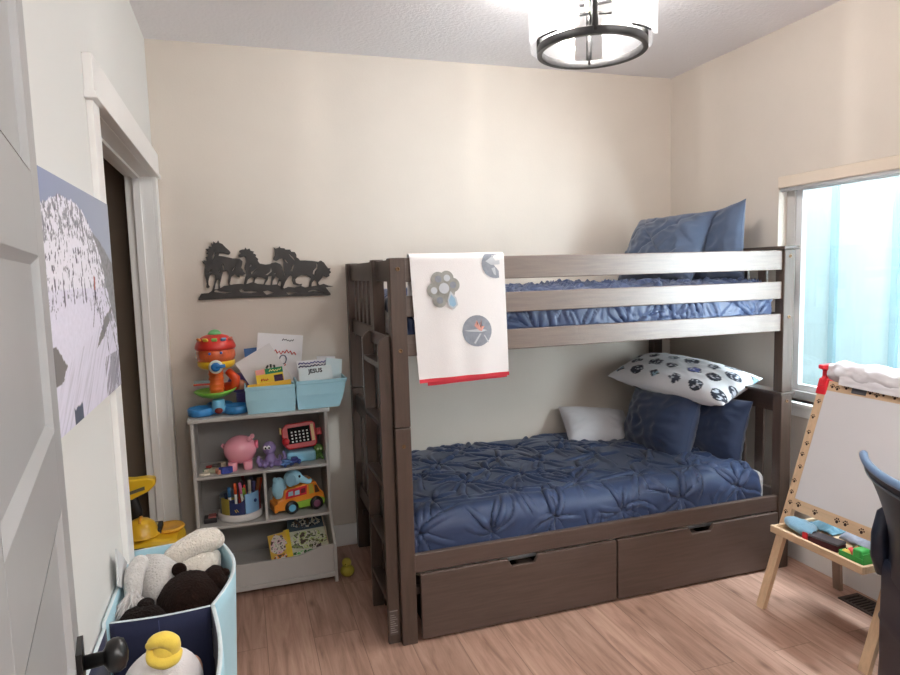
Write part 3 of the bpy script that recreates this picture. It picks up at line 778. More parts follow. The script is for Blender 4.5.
patch(.372, 1.318, [(circ(.066), 0), ([(-.058, .004), (.02, .008), (.045, .0), (.02, -.006), (-.03, -.002)], 1), ([(.0, .045), (.012, .012), (.022, .05), (.018, .008), (.034, .018), (.02, -.002), (.008, .002), (-.012, .022)], 2), ([(.01, -.012), (.018, -.012), (-.012, -.055), (-.018, -.05)], 1), ([(.028, -.02), (.032, -.018), (.05, -.05), (.045, -.052)], 1)], pm)
patch(.470, 1.598, [([(a, b) for a, b in circ(.062) if True and a < .02], 0), ([(-.045, .01), (-.015, .03), (.0, .012), (.018, .014), (.018, -.004), (-.02, -.006)], 1), ([(-.02, -.02), (-.004, -.016), (.0, -.05), (-.01, -.045)], 1)], pm)
ring6 = [circ(.030, 18, .043 * math.cos(a), .050 * math.sin(a) + .005) for a in (.35, 1.2, 2.1, 3.2, 4.2)]
fl = [(circ(.050, 22), 4)] + [(r, 4) for r in ring6] + [(circ(.014, 14, .043 * math.cos(a), .050 * math.sin(a) + .005), k) for a, k in ((.35, 0), (1.2, 1), (2.1, 0), (3.2, 1), (4.2, 0))] + [(circ(.022, 16, 0, .01), 1)] + [([(.026, -.002), (.050, -.03), (.056, -.06), (.036, -.078), (.014, -.066), (.010, -.04)], 1), ([(.028, -.016), (.044, -.034), (.048, -.058), (.036, -.068), (.020, -.06), (.016, -.04)], 3)]
patch(.235, 1.492, fl, pm)

# ================================================================== TOY SHELF AND WHAT STANDS ON IT
SX0, SX1, SD, ST = -.842, -.172, -.30, .875
sh = empty('toy_shelf', ((SX0 + SX1) / 2, -.2, 0), 'grey painted toy shelf with cubbies and a scooped front bin', 'shelf')
W = .016
def side(x):
    bm = B(); prism(bm, [(x, -.016, 0), (x, SD, ST - .016) if False else (x, -.016, ST - .014), (x, SD, ST - .014), (x, SD, .322), (x, -.445, .200), (x, -.445, 0)], (W, 0, 0)); return bm
mk('side_panel', side(SX0), M['shelf'], sh, bevel=.002); mk('side_panel', side(SX1 - W), M['shelf'], sh, bevel=.002)
mk('top_board', boxes((SX0 - .012, SX1 + .012, SD - .012, -.016, ST - .014, ST + .004)), M['shelf'], sh, bevel=.003)
mk('back_panel', boxes((SX0 + W, SX1 - W, -.024, -.016, .04, ST - .015)), mat('shelf_back', (150, 146, 143), .6, .3, noise_amt=.02), sh)
S1Z, S2Z = .584, .320
for z in (S1Z, S2Z): mk('shelf_board', boxes((SX0 + W, SX1 - W, SD, -.024, z - .014, z)), M['shelf'], sh, bevel=.002)
mk('divider', boxes((-.510, -.496, SD + .004, -.024, S2Z, S1Z - .014)), M['shelf'], sh)
mk('bottom_board', boxes((SX0 + W, SX1 - W, -.43, -.024, .045, .060)), M['shelf'], sh)
bm = B()
tp = []
for k in range(25):
    t = k / 24; x = SX0 + W + (SX1 - SX0 - 2 * W) * t
    tp.append((x, -.432, .196 - .036 * (sst(.06, .30, t) - sst(.70, .94, t))))
prism(bm, [(SX0 + W, -.432, .030), (SX1 - W, -.432, .030)] + tp[::-1], (0, .013, 0))
mk('front_panel', bm, M['shelf'], sh, bevel=.002)
mk('front_rail', boxes((SX0 + W, SX1 - W, -.445, -.4325, .030, .052)), M['shelf'], sh, bevel=.002)

Tz = ST + .005
# --- ball-drop tower
tower_x, tower_y = -.705, -.175
tt = empty('ball_drop_toy', (tower_x, tower_y, Tz), 'multicoloured ball-drop toy tower with a round orange top on the grey shelf', 'toy')
blue, red, green, yel, org, purp = P((64, 142, 206)), P((214, 58, 48)), P((134, 200, 72)), P((244, 196, 48)), P((236, 110, 50)), P((120, 104, 178))
bm = B()
for dx, dy in ((-.085, -.035), (.085, -.035), (0, .06)):
    lathe(bm, [(.050, 0), (.064, .006), (.066, .036), (.060, .042), (.055, .038), (.052, .012), (.001, .010)], (tower_x + dx, tower_y + dy, Tz), 28)
box(bm, tower_x - .10, tower_x + .10, tower_y - .03, tower_y + .06, Tz, Tz + .018)
mk('base_tray', bm, blue, tt)
bm = B(); lathe(bm, [(.030, .018), (.035, .03), (.030, .075), (.026, .08)], (tower_x, tower_y - .06, Tz), 20); mk('ball_chute', bm, P((118, 190, 226)), tt)
bm = B(); ball(bm, (tower_x, tower_y - .088, Tz + .028), (.020, .012, .016)); mk('chute_mouth', bm, P((120, 40, 30)), tt)
bm = B(); lathe(bm, [(.02, .080), (.07, .092), (.096, .108), (.105, .118), (.100, .122), (.085, .112), (.02, .098)], (tower_x - .012, tower_y - .015, Tz), 32)
for v in bm.verts: v.co.z += .10 * (v.co.x - tower_x) * (1 if v.co.x > tower_x else -.1)
mk('ramp_saucer', bm, green, tt)
bm = B(); tube(bm, [(tower_x + .04, tower_y + .03, Tz + .125), (tower_x + .085, tower_y, Tz + .135), (tower_x + .09, tower_y - .02, Tz + .175), (tower_x + .055, tower_y + .01, Tz + .21)], [.026, .026, .024, .02], 12); mk('spiral_slide', bm, P((228, 84, 44)), tt)
bm = B(); lathe(bm, [(.032, .09), (.036, .13), (.034, .20), (.036, .235)], (tower_x - .005, tower_y, Tz), 20)
for k in range(4): lathe(bm, [(.036, .12 + k * .026), (.039, .126 + k * .026), (.036, .132 + k * .026)], (tower_x - .005, tower_y, Tz), 20, caps=False)
mk('column', bm, org, tt)
bm = B(); box(bm, tower_x - .115, tower_x - .03, tower_y - .02, tower_y + .012, Tz + .150, Tz + .158); mk('side_lever', bm, P((204, 70, 60)), tt)
bm = B(); box(bm, tower_x - .112, tower_x - .036, tower_y - .016, tower_y + .01, Tz + .160, Tz + .172); mk('lever_slide', bm, P((150, 166, 172)), tt)
DZ = Tz + .305
bm = B(); lathe(bm, [(.04, -.078), (.075, -.070), (.090, -.055), (.092, -.036), (.088, -.030)], (tower_x, tower_y, DZ), 32); mk('yellow_collar', bm, yel, tt)
bm = B(); lathe(bm, [(.090, -.032), (.096, -.010), (.096, .012), (.090, .034)], (tower_x, tower_y, DZ), 32)
mk('globe_window', bm, mat('orange_clear', (222, 104, 60), .15, .5, noise_amt=.25, noise_scale=25, coat=.5), tt)
bm = B(); lathe(bm, [(.096, .026), (.100, .034), (.097, .048), (.086, .072), (.062, .092), (.03, .102)], (tower_x, tower_y, DZ), 32); red_top = mk('red_dome', bm, red, tt)
cols = [(240, 140, 60), (244, 214, 90), (150, 204, 110), (110, 160, 200), (204, 110, 90)]
for k in range(5):
    a = -PI / 2 + (k - 2) * .52
    T_ = Matrix.Translation(V((tower_x + math.cos(a) * .083, tower_y + math.sin(a) * .083, DZ + .076))) @ Matrix.Rotation(a, 4, 'Z') @ Matrix.Rotation(.75, 4, 'Y')
    bm = B(); box(bm, -.006, .006, -.014, .014, -.014, .014, T=T_); mk('button', bm, P(cols[k]), red_top, bevel=.005)
bm = B(); lathe(bm, [(.034, .100), (.030, .112), (.018, .122), (.002, .126)], (tower_x, tower_y, DZ), 24); mk('green_cap', bm, P((120, 196, 130)), tt)
bm = B(); lathe(bm, [(.034, 0), (.034, .012), (.026, .016)], (tower_x, tower_y - .086, DZ - .055), 24, T=Matrix.Rotation(PI / 2, 3, 'X')); dial = mk('dial', bm, P((226, 226, 214)), tt)
bm = B(); lathe(bm, [(.024, .012), (.022, .026), (.012, .03)], (tower_x, tower_y - .086, DZ - .055), 20, T=Matrix.Rotation(PI / 2, 3, 'X')); tube(bm, [(tower_x, tower_y - .11, DZ - .055), (tower_x + .045, tower_y - .108, DZ - .05)], .009); mk('dial_knob', bm, P((40, 120, 190)), dial)
for dx, dz in ((-.016, .004), (.018, .006)):
    bm = B(); ball(bm, (tower_x + dx * 1.6, tower_y - .094, DZ + dz + .008), .007, seg=10); mk('ball', bm, P((60, 90, 170)), tt)
# purple soft toy behind the tower
pt = empty('purple_soft_toy', (-.590, -.105, Tz), 'purple soft toy with a peach face behind the ball-drop tower', 'soft toy')
bm = B(); ball(bm, (-.592, -.10, Tz + .135), (.068, .045, .055), rough=.08); ball(bm, (-.572, -.08, Tz + .055), (.05, .04, .06), rough=.08); ball(bm, (-.545, -.10, Tz + .115), (.028, .02, .034), rough=.05); mk('body', bm, mat('purple_plush', (112, 98, 158), .9, .1, sheen=.4, noise_amt=.08), pt)
bm = B(); ball(bm, (-.594, -.142, Tz + .132), (.032, .012, .027)); mk('face', bm, mat('peach_plush', (222, 158, 128), .9, .1, noise_amt=.05), pt)

# --- two fabric bins on top
def fabric_bin(x0, x1, xt0, xt1, y0, y1, z0, z1, label, tilt=0):
    bm = B(); t = .006
    def ring(z, ins):
        k = (z - z0) / (z1 - z0)
        a, b = x0 + (xt0 - x0) * k + ins, x1 + (xt1 - x1) * k - ins
        c, d = y0 - .012 * k + ins, y1 - ins
        return [V((a, c, z + tilt * 0)), V((b, c, z)), V((b, d, z)), V((a, d, z))]
    seq = [(z0, 0), (z0 + .5 * (z1 - z0), -.004), (z1 - .018, 0), (z1 - .017, -.003), (z1, -.002), (z1, t), (z0 + t, t)]
    rs = [[bm.verts.new(p) for p in ring(z, i)] for z, i in seq]
    for A, Q in zip(rs, rs[1:]):
        for k in range(4): bm.faces.new((A[k], A[(k + 1) % 4], Q[(k + 1) % 4], Q[k]))
    bm.faces.new(rs[0][::-1]); bm.faces.new(rs[-1])
    return mk('fabric_bin', bm, M['bluebin'], bevel=.004, label=label, cat='storage bin')
fabric_bin(-.566, -.334, -.574, -.330, -.292, -.05, Tz, 1.020, 'light blue fabric bin holding a yellow crayon box and drawing folder')
fabric_bin(-.317, -.105, -.322, -.062, -.285, -.06, Tz, 1.030, 'light blue fabric bin nearest the bunk bed holding white booklets')
# paper and books in the bins
def sheet(name, label, cat, c, w, h, t, rot, m, base_rgb=None):
    T_ = TRS(c, rot); bm = B(); box(bm, -w / 2, w / 2, -t / 2, t / 2, -h / 2, h / 2, T=T_); o = mk(name, bm, m, label=label, cat=cat); return o, T_
white_p = mat('paper_white', (228, 225, 226), .7, .2, noise_amt=.015)
def addtxt(par, s, size, T_, x, y, z, m, name='lettering', bold=.001):
    k = T_ @ Matrix.Translation(V((x, y, z))) @ Matrix.Rotation(PI / 2, 4, 'X')
    return mk(name, text_bm(s, size, k, bold=bold), m, par)
ink = mat('black_ink', (40, 36, 40), .7, .2, noise_amt=.03); redink = mat('red_ink', (196, 52, 48), .7, .2, noise_amt=.03)
def scribble(par, T_, pts, r, m, name='drawing'):
    bm = B(); tube(bm, [T_ @ V((x, y, z)) for x, y, z in pts], r, 6); return mk(name, bm, m, par)
o, T_ = sheet('drawing_folder', 'white drawing folder with red scrawl and black name at the top of the bin', 'folder', (-.395, -.125, 1.10), .235, .33, .008, (-.12, .12, 0), white_p)
def wiggle(x0, x1, z0, n, a, y): return [(x0 + (x1 - x0) * k / n, y, z0 + a * ((k % 2) * 2 - 1) * (.6 + .4 * math.sin(k * 2.3))) for k in range(n + 1)]
scribble(o, T_, wiggle(.01, .07, .135, 9, .006, -.006), .0022, ink); scribble(o, T_, wiggle(-.05, .085, .070, 14, .012, -.006), .0038, redink)
scribble(o, T_, [(.02 + .018 * math.cos(a), -.006, .03 + .024 * math.sin(a)) for a in [k * .5 for k in range(26)]], .0028, mat('ink_slate', (80, 86, 104), .7, .2, noise_amt=.05))
scribble(o, T_, [(.03 + .006 * math.sin(k * 2.1), -.006, .01 - k * .008) for k in range(12)], .003, mat('ink_coral', (204, 110, 96), .7, .2, noise_amt=.05))
sheet('drawing_folder', 'plain white folded sheet tilted to the front edge of the crayon bin', 'folder', (-.470, -.185, 1.075), .20, .235, .006, (-.20, -.50, .05), mat('paper_grey', (214, 210, 210), .7, .2, noise_amt=.02))
sheet('picture_book', 'thin blue book standing at the back of the crayon bin', 'book', (-.512, -.075, 1.10), .10, .19, .012, (0, -.06, 0), mat('book_blue', (84, 122, 176), .5, .3, noise_amt=.08))
o, T_ = sheet('crayon_box', 'yellow and green crayon box standing in the blue bin', 'crayon box', (-.447, -.245, 1.045), .135, .11, .03, (-.12, -.10, 0), mat('box_yellow', (232, 196, 60), .5, .3, noise_amt=.03))
bm = B(); box(bm, -.02, .068, -.017, -.0152, .028, .056, T=T_); mk('green_band', bm, mat('box_green', (46, 130, 88), .5, .3, noise_amt=.05), o)
bm = B(); box(bm, -.066, -.022, -.017, -.0152, .030, .056, T=T_); mk('pink_band', bm, mat('box_pink', (226, 150, 140), .5, .3, noise_amt=.05), o)
scribble(o, T_, wiggle(-.045, -.01, .002, 8, .007, -.017), .0028, redink); scribble(o, T_, wiggle(.0, .06, .043, 9, .006, -.0185), .0025, mat('ink_yellow', (236, 226, 140), .6, .2, noise_amt=.05))
bm = B(); box(bm, .020, .064, -.017, -.0152, -.022, .018, T=T_); mk('printed_corner', bm, mat('ink_plum', (70, 50, 78), .6, .2, noise_amt=.3, noise_scale=60), o)
bm = B(); tube(bm, [T_ @ V((-.01, -.004, .058)), T_ @ V((.0, -.006, .072))], .005); tube(bm, [T_ @ V((.012, -.004, .058)), T_ @ V((.014, -.006, .076))], .005); tube(bm, [T_ @ V((.03, -.004, .056)), T_ @ V((.03, -.006, .07))], .005); mk('crayon_tips', bm, mat('crayon_dark', (60, 62, 60), .6, .3, noise_amt=.2), o)
sheet('activity_book', 'thin yellow activity book lying along the front of the crayon bin', 'book', (-.452, -.272, 1.006), .215, .055, .008, (-.1, -.07, 0), mat('book_yellow', (240, 186, 62), .5, .3, noise_amt=.03))
o, T_ = sheet('booklet', 'white booklet lettered with a name in the bin nearest the bed', 'booklet', (-.215, -.245, 1.045), .17, .10, .006, (-.3, -.05, 0), mat('paper_cool', (222, 230, 230), .7, .2, noise_amt=.02))
addtxt(o, 'JESUS', .030, T_, .0, -.0036, .026, ink)
o, T_ = sheet('booklet', 'white booklet with blue and violet print behind the lettered one', 'booklet', (-.215, -.20, 1.055), .18, .14, .006, (-.3, -.04, 0), white_p)
for k, (zz, cc) in enumerate(((.055, (86, 84, 140)), (.038, (60, 62, 96)), (.022, (120, 120, 170)), (.0, (196, 120, 170)))):
    scribble(o, T_, wiggle(-.08, .07 if k < 3 else .05, zz, 16, .005, -.005), .0032 if k < 3 else .0015, mat('print_%d' % k, cc, .7, .2, noise_amt=.1), 'print_line')
sheet('booklet', 'pale booklet leaning at the bed side of the booklet bin', 'booklet', (-.118, -.20, 1.05), .09, .15, .006, (-.2, .18, .2), mat('paper_ice', (208, 222, 224), .7, .2, noise_amt=.02))
sheet('booklet', 'white booklet second from the bed in the booklet bin', 'booklet', (-.150, -.16, 1.06), .10, .15, .005, (-.2, .08, .1), white_p)

# --- upper cubby
z1 = S1Z + .001
pg = empty('piggy_bank', (-.612, -.20, z1), 'shiny pink pig-shaped money bank on the upper shelf', 'money bank')
pink = mat('pink_glaze', (250, 172, 188), .25, .5, noise_amt=.02, coat=.3)
bm = B(); ball(bm, (-.615, -.20, z1 + .098), (.083, .072, .074), seg=28); mk('body', bm, pink, pg)
for dx, dy in ((-.04, -.042), (.034, -.042), (-.04, .03), (.034, .03)):
    bm = B(); lathe(bm, [(.019, 0), (.022, .004), (.024, .045)], (-.615 + dx, -.20 + dy, z1), 16); mk('leg', bm, pink, pg)
for dx, dy in ((.046, -.045), (.062, .01)):
    bm = B(); ball(bm, (-.615 + dx, -.20 + dy, z1 + .158), (.012, .008, .015), rot=Euler((.3, .5, 0))); mk('ear', bm, mat('pink_ear', (240, 168, 182), .3, .5, noise_amt=.02), pg)
bm = B(); lathe(bm, [(.022, 0), (.023, .014), (.018, .018), (.001, .016)], (-.542, -.205, z1 + .118), 18, T=Matrix.Rotation(PI / 2, 3, 'Y')); mk('snout', bm, mat('pink_snout', (232, 120, 146), .3, .5, noise_amt=.02), pg)
bm = B(); tube(bm, [(-.694, -.195, z1 + .11), (-.704, -.20, z1 + .125), (-.699, -.21, z1 + .135), (-.692, -.20, z1 + .128)], .006); mk('tail', bm, pink, pg)
# octopus
oc = empty('octopus_toy', (-.47, -.22, z1), 'small lilac octopus toy with white eyes beside the pink money bank', 'toy')
lil = mat('lilac_plastic', (146, 128, 178), .45, .4, noise_amt=.03)
bm = B(); ball(bm, (-.470, -.215, z1 + .092), (.034, .032, .036)); lathe(bm, [(.036, 0), (.03, .02), (.02, .05), (.02, .07)], (-.467, -.215, z1 + .012), 18); mk('head', bm, lil, oc)
for k, (dx, dy, hz) in enumerate(((-.062, -.03, .05), (-.035, -.055, .02), (.0, -.06, .012), (.045, -.05, .02), (.070, -.02, .06), (.05, .03, .03), (-.05, .03, .02))):
    bm = B(); tube(bm, [(-.467, -.215, z1 + .025), (-.467 + dx * .5, -.215 + dy * .5, z1 + .014), (-.467 + dx * .9, -.215 + dy * .9, z1 + .013), (-.467 + dx * 1.05, -.215 + dy * 1.05, z1 + .013 + hz * .5), (-.467 + dx * .95, -.215 + dy * .95, z1 + .013 + hz)], [.016, .014, .012, .010, .006], 10)
    mk('tentacle', bm, lil, oc)
for dx in (-.016, .002):
    bm = B(); ball(bm, (-.476 + dx, -.245, z1 + .102), (.0095, .005, .011), seg=12); e = mk('eye', bm, P((240, 240, 240)), oc)
    bm = B(); ball(bm, (-.474 + dx, -.2495, z1 + .101), (.0045, .003, .006), seg=10); mk('pupil', bm, P((20, 20, 24)), e)
# toy cars
def toy_car(x, y, z, rgb, label, rz):
    T_ = TRS((x, y, z), (0, 0, rz)); bm = B()
    box(bm, -.030, .030, -.018, .018, .006, .022, T=T_); box(bm, -.018, .016, -.016, .016, .022, .036, T=T_)
    root = mk('toy_car', bm, P(rgb), bevel=.006, label=label, cat='toy car')
    for wx in (-.018, .018):
        for wy in (-.019, .019):
            b2 = B(); lathe(b2, [(.008, -.003), (.008, .003)], T_ @ V((wx, wy, .008)), 12, T=Matrix.Rotation(rz, 3, 'Z') @ Matrix.Rotation(PI / 2, 3, 'X')); mk('wheel', b2, P((44, 60, 110)), root)
toy_car(-.392, -.262, z1, (92, 130, 184), 'rounded pale blue toy car at the shelf edge by the octopus', .5)
toy_car(-.345, -.235, z1, (60, 66, 140), 'dark blue toy car in front of the red toy till', .2)
# red toy till
cr = empty('toy_cash_register', (-.30, -.16, z1), 'red toy till with black keypad on a light blue base', 'toy till')
bm = B(); box(bm, -.385, -.232, -.225, -.07, z1, z1 + .058); mk('base', bm, P((132, 190, 214)), cr, bevel=.012)
T_ = TRS((-.310, -.155, z1 + .130), (-.30, -.07, 0), (1.06, 1, 1.05))
bm = B(); pl = [(-.085, -.035), (-.060, -.066), (.070, -.066), (.085, -.05), (.085, .05), (.070, .064), (-.060, .064), (-.085, .04)]
prism(bm, [T_ @ V((x, -.02, z)) for x, z in pl], (T_.to_3x3() @ V((0, .05, 0)))); body = mk('body', bm, P((206, 44, 52)), cr, bevel=.006)
bm = B(); box(bm, -.055, .056, -.023, -.0205, -.040, .042, T=T_); kp = mk('keypad', bm, P((16, 14, 16), .75, .2), body)
bm = B()
for r in range(4):
    for k in range(5):
        x, z = -.036 + k * .019, -.030 + r * .016; box(bm, x - .004, x + .004, -.026, -.023, z - .0038, z + .0038, T=T_)
mk('keys', bm, P((222, 226, 224)), kp)
bm = B(); box(bm, .060, .074, -.024, -.0205, -.038, .046, T=T_); mk('side_strip', bm, P((232, 190, 120)), body)
bm = B(); lathe(bm, [(.020, 0), (.018, .012), (.001, .014)], T_ @ V((-.070, -.020, -.022)), 18, T=Matrix.Rotation(PI / 2, 3, 'X')); mk('round_knob', bm, P((196, 36, 44)), body)
bm = B(); box(bm, .086, .113, -.012, .012, -.014, .022, T=T_)
for k in range(3): box(bm, .089 + k * .008, .093 + k * .008, -.016, -.012, -.012, .020, T=T_)
mk('card_reader', bm, P((196, 40, 50)), cr, bevel=.004)
bm = B(); box(bm, -.094, -.084, -.012, .004, .016, .052, T=T_); mk('paper_slot', bm, P((214, 190, 110)), cr, bevel=.003)
# green frog toy in the corner
fg = empty('green_toy_creature', (-.212, -.17, z1), 'small green toy creature in the shelf corner by the red till', 'toy')
bm = B(); ball(bm, (-.215, -.19, z1 + .055), (.026, .024, .026)); tube(bm, [(-.212, -.19, z1 + .04), (-.225, -.20, z1 + .018), (-.232, -.21, z1 + .004)], .007); tube(bm, [(-.212, -.19, z1 + .04), (-.200, -.20, z1 + .018), (-.195, -.215, z1 + .004)], .007); ball(bm, (-.212, -.18, z1 + .02), (.018, .018, .02)); mk('body', bm, P((90, 130, 60)), fg)
bm = B(); ball(bm, (-.220, -.211, z1 + .058), .007, seg=10); ball(bm, (-.204, -.211, z1 + .058), .007, seg=10); mk('eyes', bm, P((200, 210, 160)), fg)
# wooden puzzle pieces
pr = random.Random(3)
pcs = [(-.775, -.215, 0, (226, 214, 190), 'cream'), (-.748, -.232, .3, (176, 176, 150), 'sage green'), (-.735, -.195, .8, (92, 86, 84), 'charcoal'), (-.79, -.265, .1, (232, 226, 206), 'ivory ghost-shaped'), (-.72, -.255, 1.2, (214, 150, 128), 'salmon'), (-.690, -.272, .1, (70, 84, 170), 'bright blue'), (-.700, -.225, .5, (196, 176, 130), 'tan'), (-.76, -.17, .2, (150, 60, 56), 'brick red'), (-.71, -.17, .9, (206, 196, 176), 'beige'), (-.783, -.19, 1.4, (120, 140, 120), 'moss green')]
for k, (x, y, rz, rgb, nm) in enumerate(pcs):
    T_ = TRS((x, y, z1), (0, 0, rz)); n = 18; bm = B(); a0 = pr.uniform(0, 6)
    sx = .030 if nm == 'bright blue' else .023
    pl = [V((sx * math.cos(2 * PI * i / n) * (1 + .28 * math.sin(3 * 2 * PI * i / n + a0)), .017 * math.sin(2 * PI * i / n) * (1 + .28 * math.cos(2 * 2 * PI * i / n + a0)), 0)) for i in range(n)]
    prism(bm, [T_ @ p for p in pl], (0, 0, .012 + .010 * (k % 3))); mk('puzzle_piece', bm, mat('piece_%d' % k, rgb, .6, .3, noise_amt=.22, noise_scale=70), bevel=.002, label=nm + ' puzzle piece in the small heap on the upper shelf', cat='puzzle piece', group='puzzle pieces heaped on the upper shelf')

# --- lower cubbies
z2 = S2Z + .001
ac = empty('art_caddy', (-.635, -.17, z2), 'round white art caddy with navy, pale blue and yellow pockets', 'art caddy')
cx, cy, cr_ = -.630, -.165, .112
bm = B(); lathe(bm, [(cr_, 0), (cr_ + .003, .004), (cr_, .034), (cr_ - .006, .036), (cr_ - .010, .010), (.01, .008)], (cx, cy, z2), 40); mk('turntable', bm, P((226, 222, 220)), ac)
for k, (a0, a1, hh, rgb, nm) in enumerate(((-2.75, -2.15, .105, (176, 160, 70), 'yellow_pocket'), (-2.12, -1.35, .100, (38, 54, 104), 'navy_pocket'), (-1.32, -.42, .125, (140, 186, 226), 'pale_blue_pocket'), (-.38, .7, .11, (176, 52, 50), 'red_pocket'), (.75, 3.4, .11, (120, 130, 140), 'grey_pocket'))):
    bm = B(); rr = cr_ - .010
    def pk(u, v, r): a = a0 + (a1 - a0) * u; return V((cx + math.cos(a) * r, cy + math.sin(a) * r, z2 + .012 + (hh - (.018 if k == 1 else 0) * math.sin(u * PI)) * v))
    grid(bm, 10, 3, lambda u, v: pk(u, v, rr)); grid(bm, 10, 3, lambda u, v: pk(u, v, rr - .004))
    for uu in (0, 1): 
        bm.faces.new([bm.verts.new(pk(uu, 0, rr)), bm.verts.new(pk(uu, 1, rr)), bm.verts.new(V((cx, cy, z2 + .012 + hh * .8))), bm.verts.new(V((cx, cy, z2 + .012)))])
    p = mk(nm, bm, P(rgb), ac)
    if k == 2:
        b2 = B(); c0 = pk(.60, .66, rr + .001); tube(b2, [c0, c0 + V((.004, -.003, 0))], .009, 10); mk('pocket_hole', b2, P((30, 60, 130)), p)
    if k == 1:
        b2 = B(); tube(b2, [pk(.35, .62, rr + .001), pk(.45, .45, rr + .001)], .002, 6); tube(b2, [pk(.45, .66, rr + .001), pk(.58, .48, rr + .001)], .002, 6); mk('pocket_print', b2, P((206, 180, 80)), p)
mk_n = [(-.085, -.045, -.06, .17, (30, 40, 70), 'black', None), (-.062, -.065, -.04, .215, (60, 120, 176), 'mid blue', 'white'), (-.025, -.06, -.02, .235, (226, 96, 52), 'orange', 'white'), (-.005, -.035, .03, .225, (206, 70, 50), 'red-orange', None), (.018, -.05, .0, .245, (40, 30, 40), 'tall black-capped', None), (.03, -.06, -.12, .235, (222, 130, 180), 'pink', 'white'), (.045, -.065, -.10, .20, (150, 186, 80), 'lime green', None), (.055, -.05, -.13, .215, (222, 70, 60), 'bright red', None), (.062, -.03, .02, .235, (226, 220, 206), 'white', None), (.085, -.03, .05, .225, (90, 84, 130), 'violet', None), (.075, .0, .02, .245, (60, 60, 84), 'dark slate', None), (.095, -.02, .14, .24, (176, 110, 70), 'brown', 'orange'), (.10, .0, .2, .235, (206, 80, 50), 'rust', None), (.02, .03, .02, .25, (120, 30, 40), 'maroon', None)]
for dx, dy, tl_, ln, rgb, nm, capc in mk_n:
    p0 = V((cx + dx * .75, cy + dy, z2 + .014)); p1 = p0 + V((tl_, -.02, 1)).normalized() * (ln * .80 - .008)
    bm = B(); q = p0 + (p1 - p0) * .68; tube(bm, [p0, q], .0075, 10)
    o = mk('marker', bm, P((232, 230, 226) if capc == 'white' else rgb), label=nm + ' felt pen standing in the round art caddy', cat='felt pen', group='felt pens in the art caddy', base=p0)
    bm = B(); tube(bm, [q, p1 - (p1 - p0) * .03, p1], [.0085, .0085, .006], 10); mk('pen_cap', bm, P(rgb), o)
bx = B(); box(bx, -.812, -.748, -.235, -.165, z2, z2 + .024); o = mk('small_case', bx, P((34, 30, 32)), bevel=.004, label='small flat black case with red lid beside the art caddy', cat='case')
bx = B(); box(bx, -.790, -.752, -.228, -.175, z2 + .0245, z2 + .032); mk('lid', bx, P((150, 84, 80)), o, bevel=.003)
# toy bus with an elephant
tb = empty('toy_bus', (-.33, -.19, z2), 'orange and green toy bus with red window frame in the shelf', 'toy bus')
BT = TRS((-.335, -.185, z2), (0, 0, .20))
def bpr(poly, y0, y1, m, name, par, bev=.006):
    bm = B(); prism(bm, [BT @ V((x, y0, z)) for x, z in poly], BT.to_3x3() @ V((0, y1 - y0, 0))); return mk(name, bm, m, par, bevel=bev)
bod = bpr([(-.125, .022), (.125, .022), (.132, .05), (.126, .085), (.108, .100), (.085, .150), (.02, .155), (.0, .140), (-.085, .128), (-.092, .085), (-.125, .075)], -.055, .055, P((240, 146, 48)), 'body', tb)
bpr([(-.085, .020), (.128, .020), (.134, .048), (.118, .060), (.10, .066), (-.02, .058), (-.085, .052)], -.058, .058, P((150, 196, 66)), 'green_skirt', tb)
bpr([(-.083, .082), (.032, .090), (.036, .140), (-.066, .130), (-.08, .115)], -.0585, -.054, P((212, 44, 60)), 'window_frame', bod, .002)
for x0 in (-.068, -.034): bpr([(x0, .096), (x0 + .028, .098), (x0 + .027, .122), (x0 + .003, .119)], -.0605, -.0582, P((170, 206, 220)), 'window', bod, .001)
bpr([(.0, .100), (.026, .102), (.025, .128), (.003, .125)], -.0605, -.0582, P((110, 40, 44)), 'window', bod, .001)
bpr([(.046, .088), (.072, .090), (.066, .142), (.044, .142)], -.0585, -.054, P((206, 190, 80)), 'window', bod, .001); bpr([(.078, .090), (.104, .092), (.088, .130), (.076, .132)], -.0585, -.054, P((90, 60, 40)), 'window', bod, .001)
bpr([(-.140, .016), (-.122, .016), (-.122, .062), (-.140, .058)], -.052, .052, P((232, 140, 44)), 'bumper', tb, .003)
bm = B()
for k in range(4): box(bm, -.1425, -.1395, -.04 + k * .022, -.028 + k * .022, .024, .050, T=BT)
mk('grille', bm, P((150, 90, 40)), tb)
for wx in (-.052, .082):
    for wy, sg in ((-.060, 1), (.060, -1)):
        bm = B(); lathe(bm, [(.012, -.012), (.033, -.012), (.035, -.006), (.035, .006), (.033, .012), (.012, .012)], BT @ V((wx, wy, .035)), 24, T=Matrix.Rotation(.20, 3, 'Z') @ Matrix.Rotation(PI / 2, 3, 'X')); wh = mk('wheel', bm, P((36, 32, 34)), tb)
        bm = B(); lathe(bm, [(.019, -.014), (.019, .014)], BT @ V((wx, wy, .035)), 20, T=Matrix.Rotation(.20, 3, 'Z') @ Matrix.Rotation(PI / 2, 3, 'X')); mk('hub', bm, P((110, 186, 220) if wx < 0 else (140, 90, 120)), wh)
bpr([(.03, .150), (.07, .146), (.066, .168), (.04, .172)], -.03, .03, P((200, 120, 50)), 'roof_hatch', tb, .006)
el = empty('elephant_toy', (-.42, -.19, z2 + .08), 'light blue elephant toy riding in the orange bus', 'toy')
elm = mat('elephant_blue', (164, 212, 232), .5, .3, noise_amt=.03)
bm = B(); ball(bm, BT @ V((-.098, .0, .128)), (.038, .040, .062)); ball(bm, BT @ V((-.118, 0, .175)), (.012, .02, .018)); mk('body', bm, elm, el)
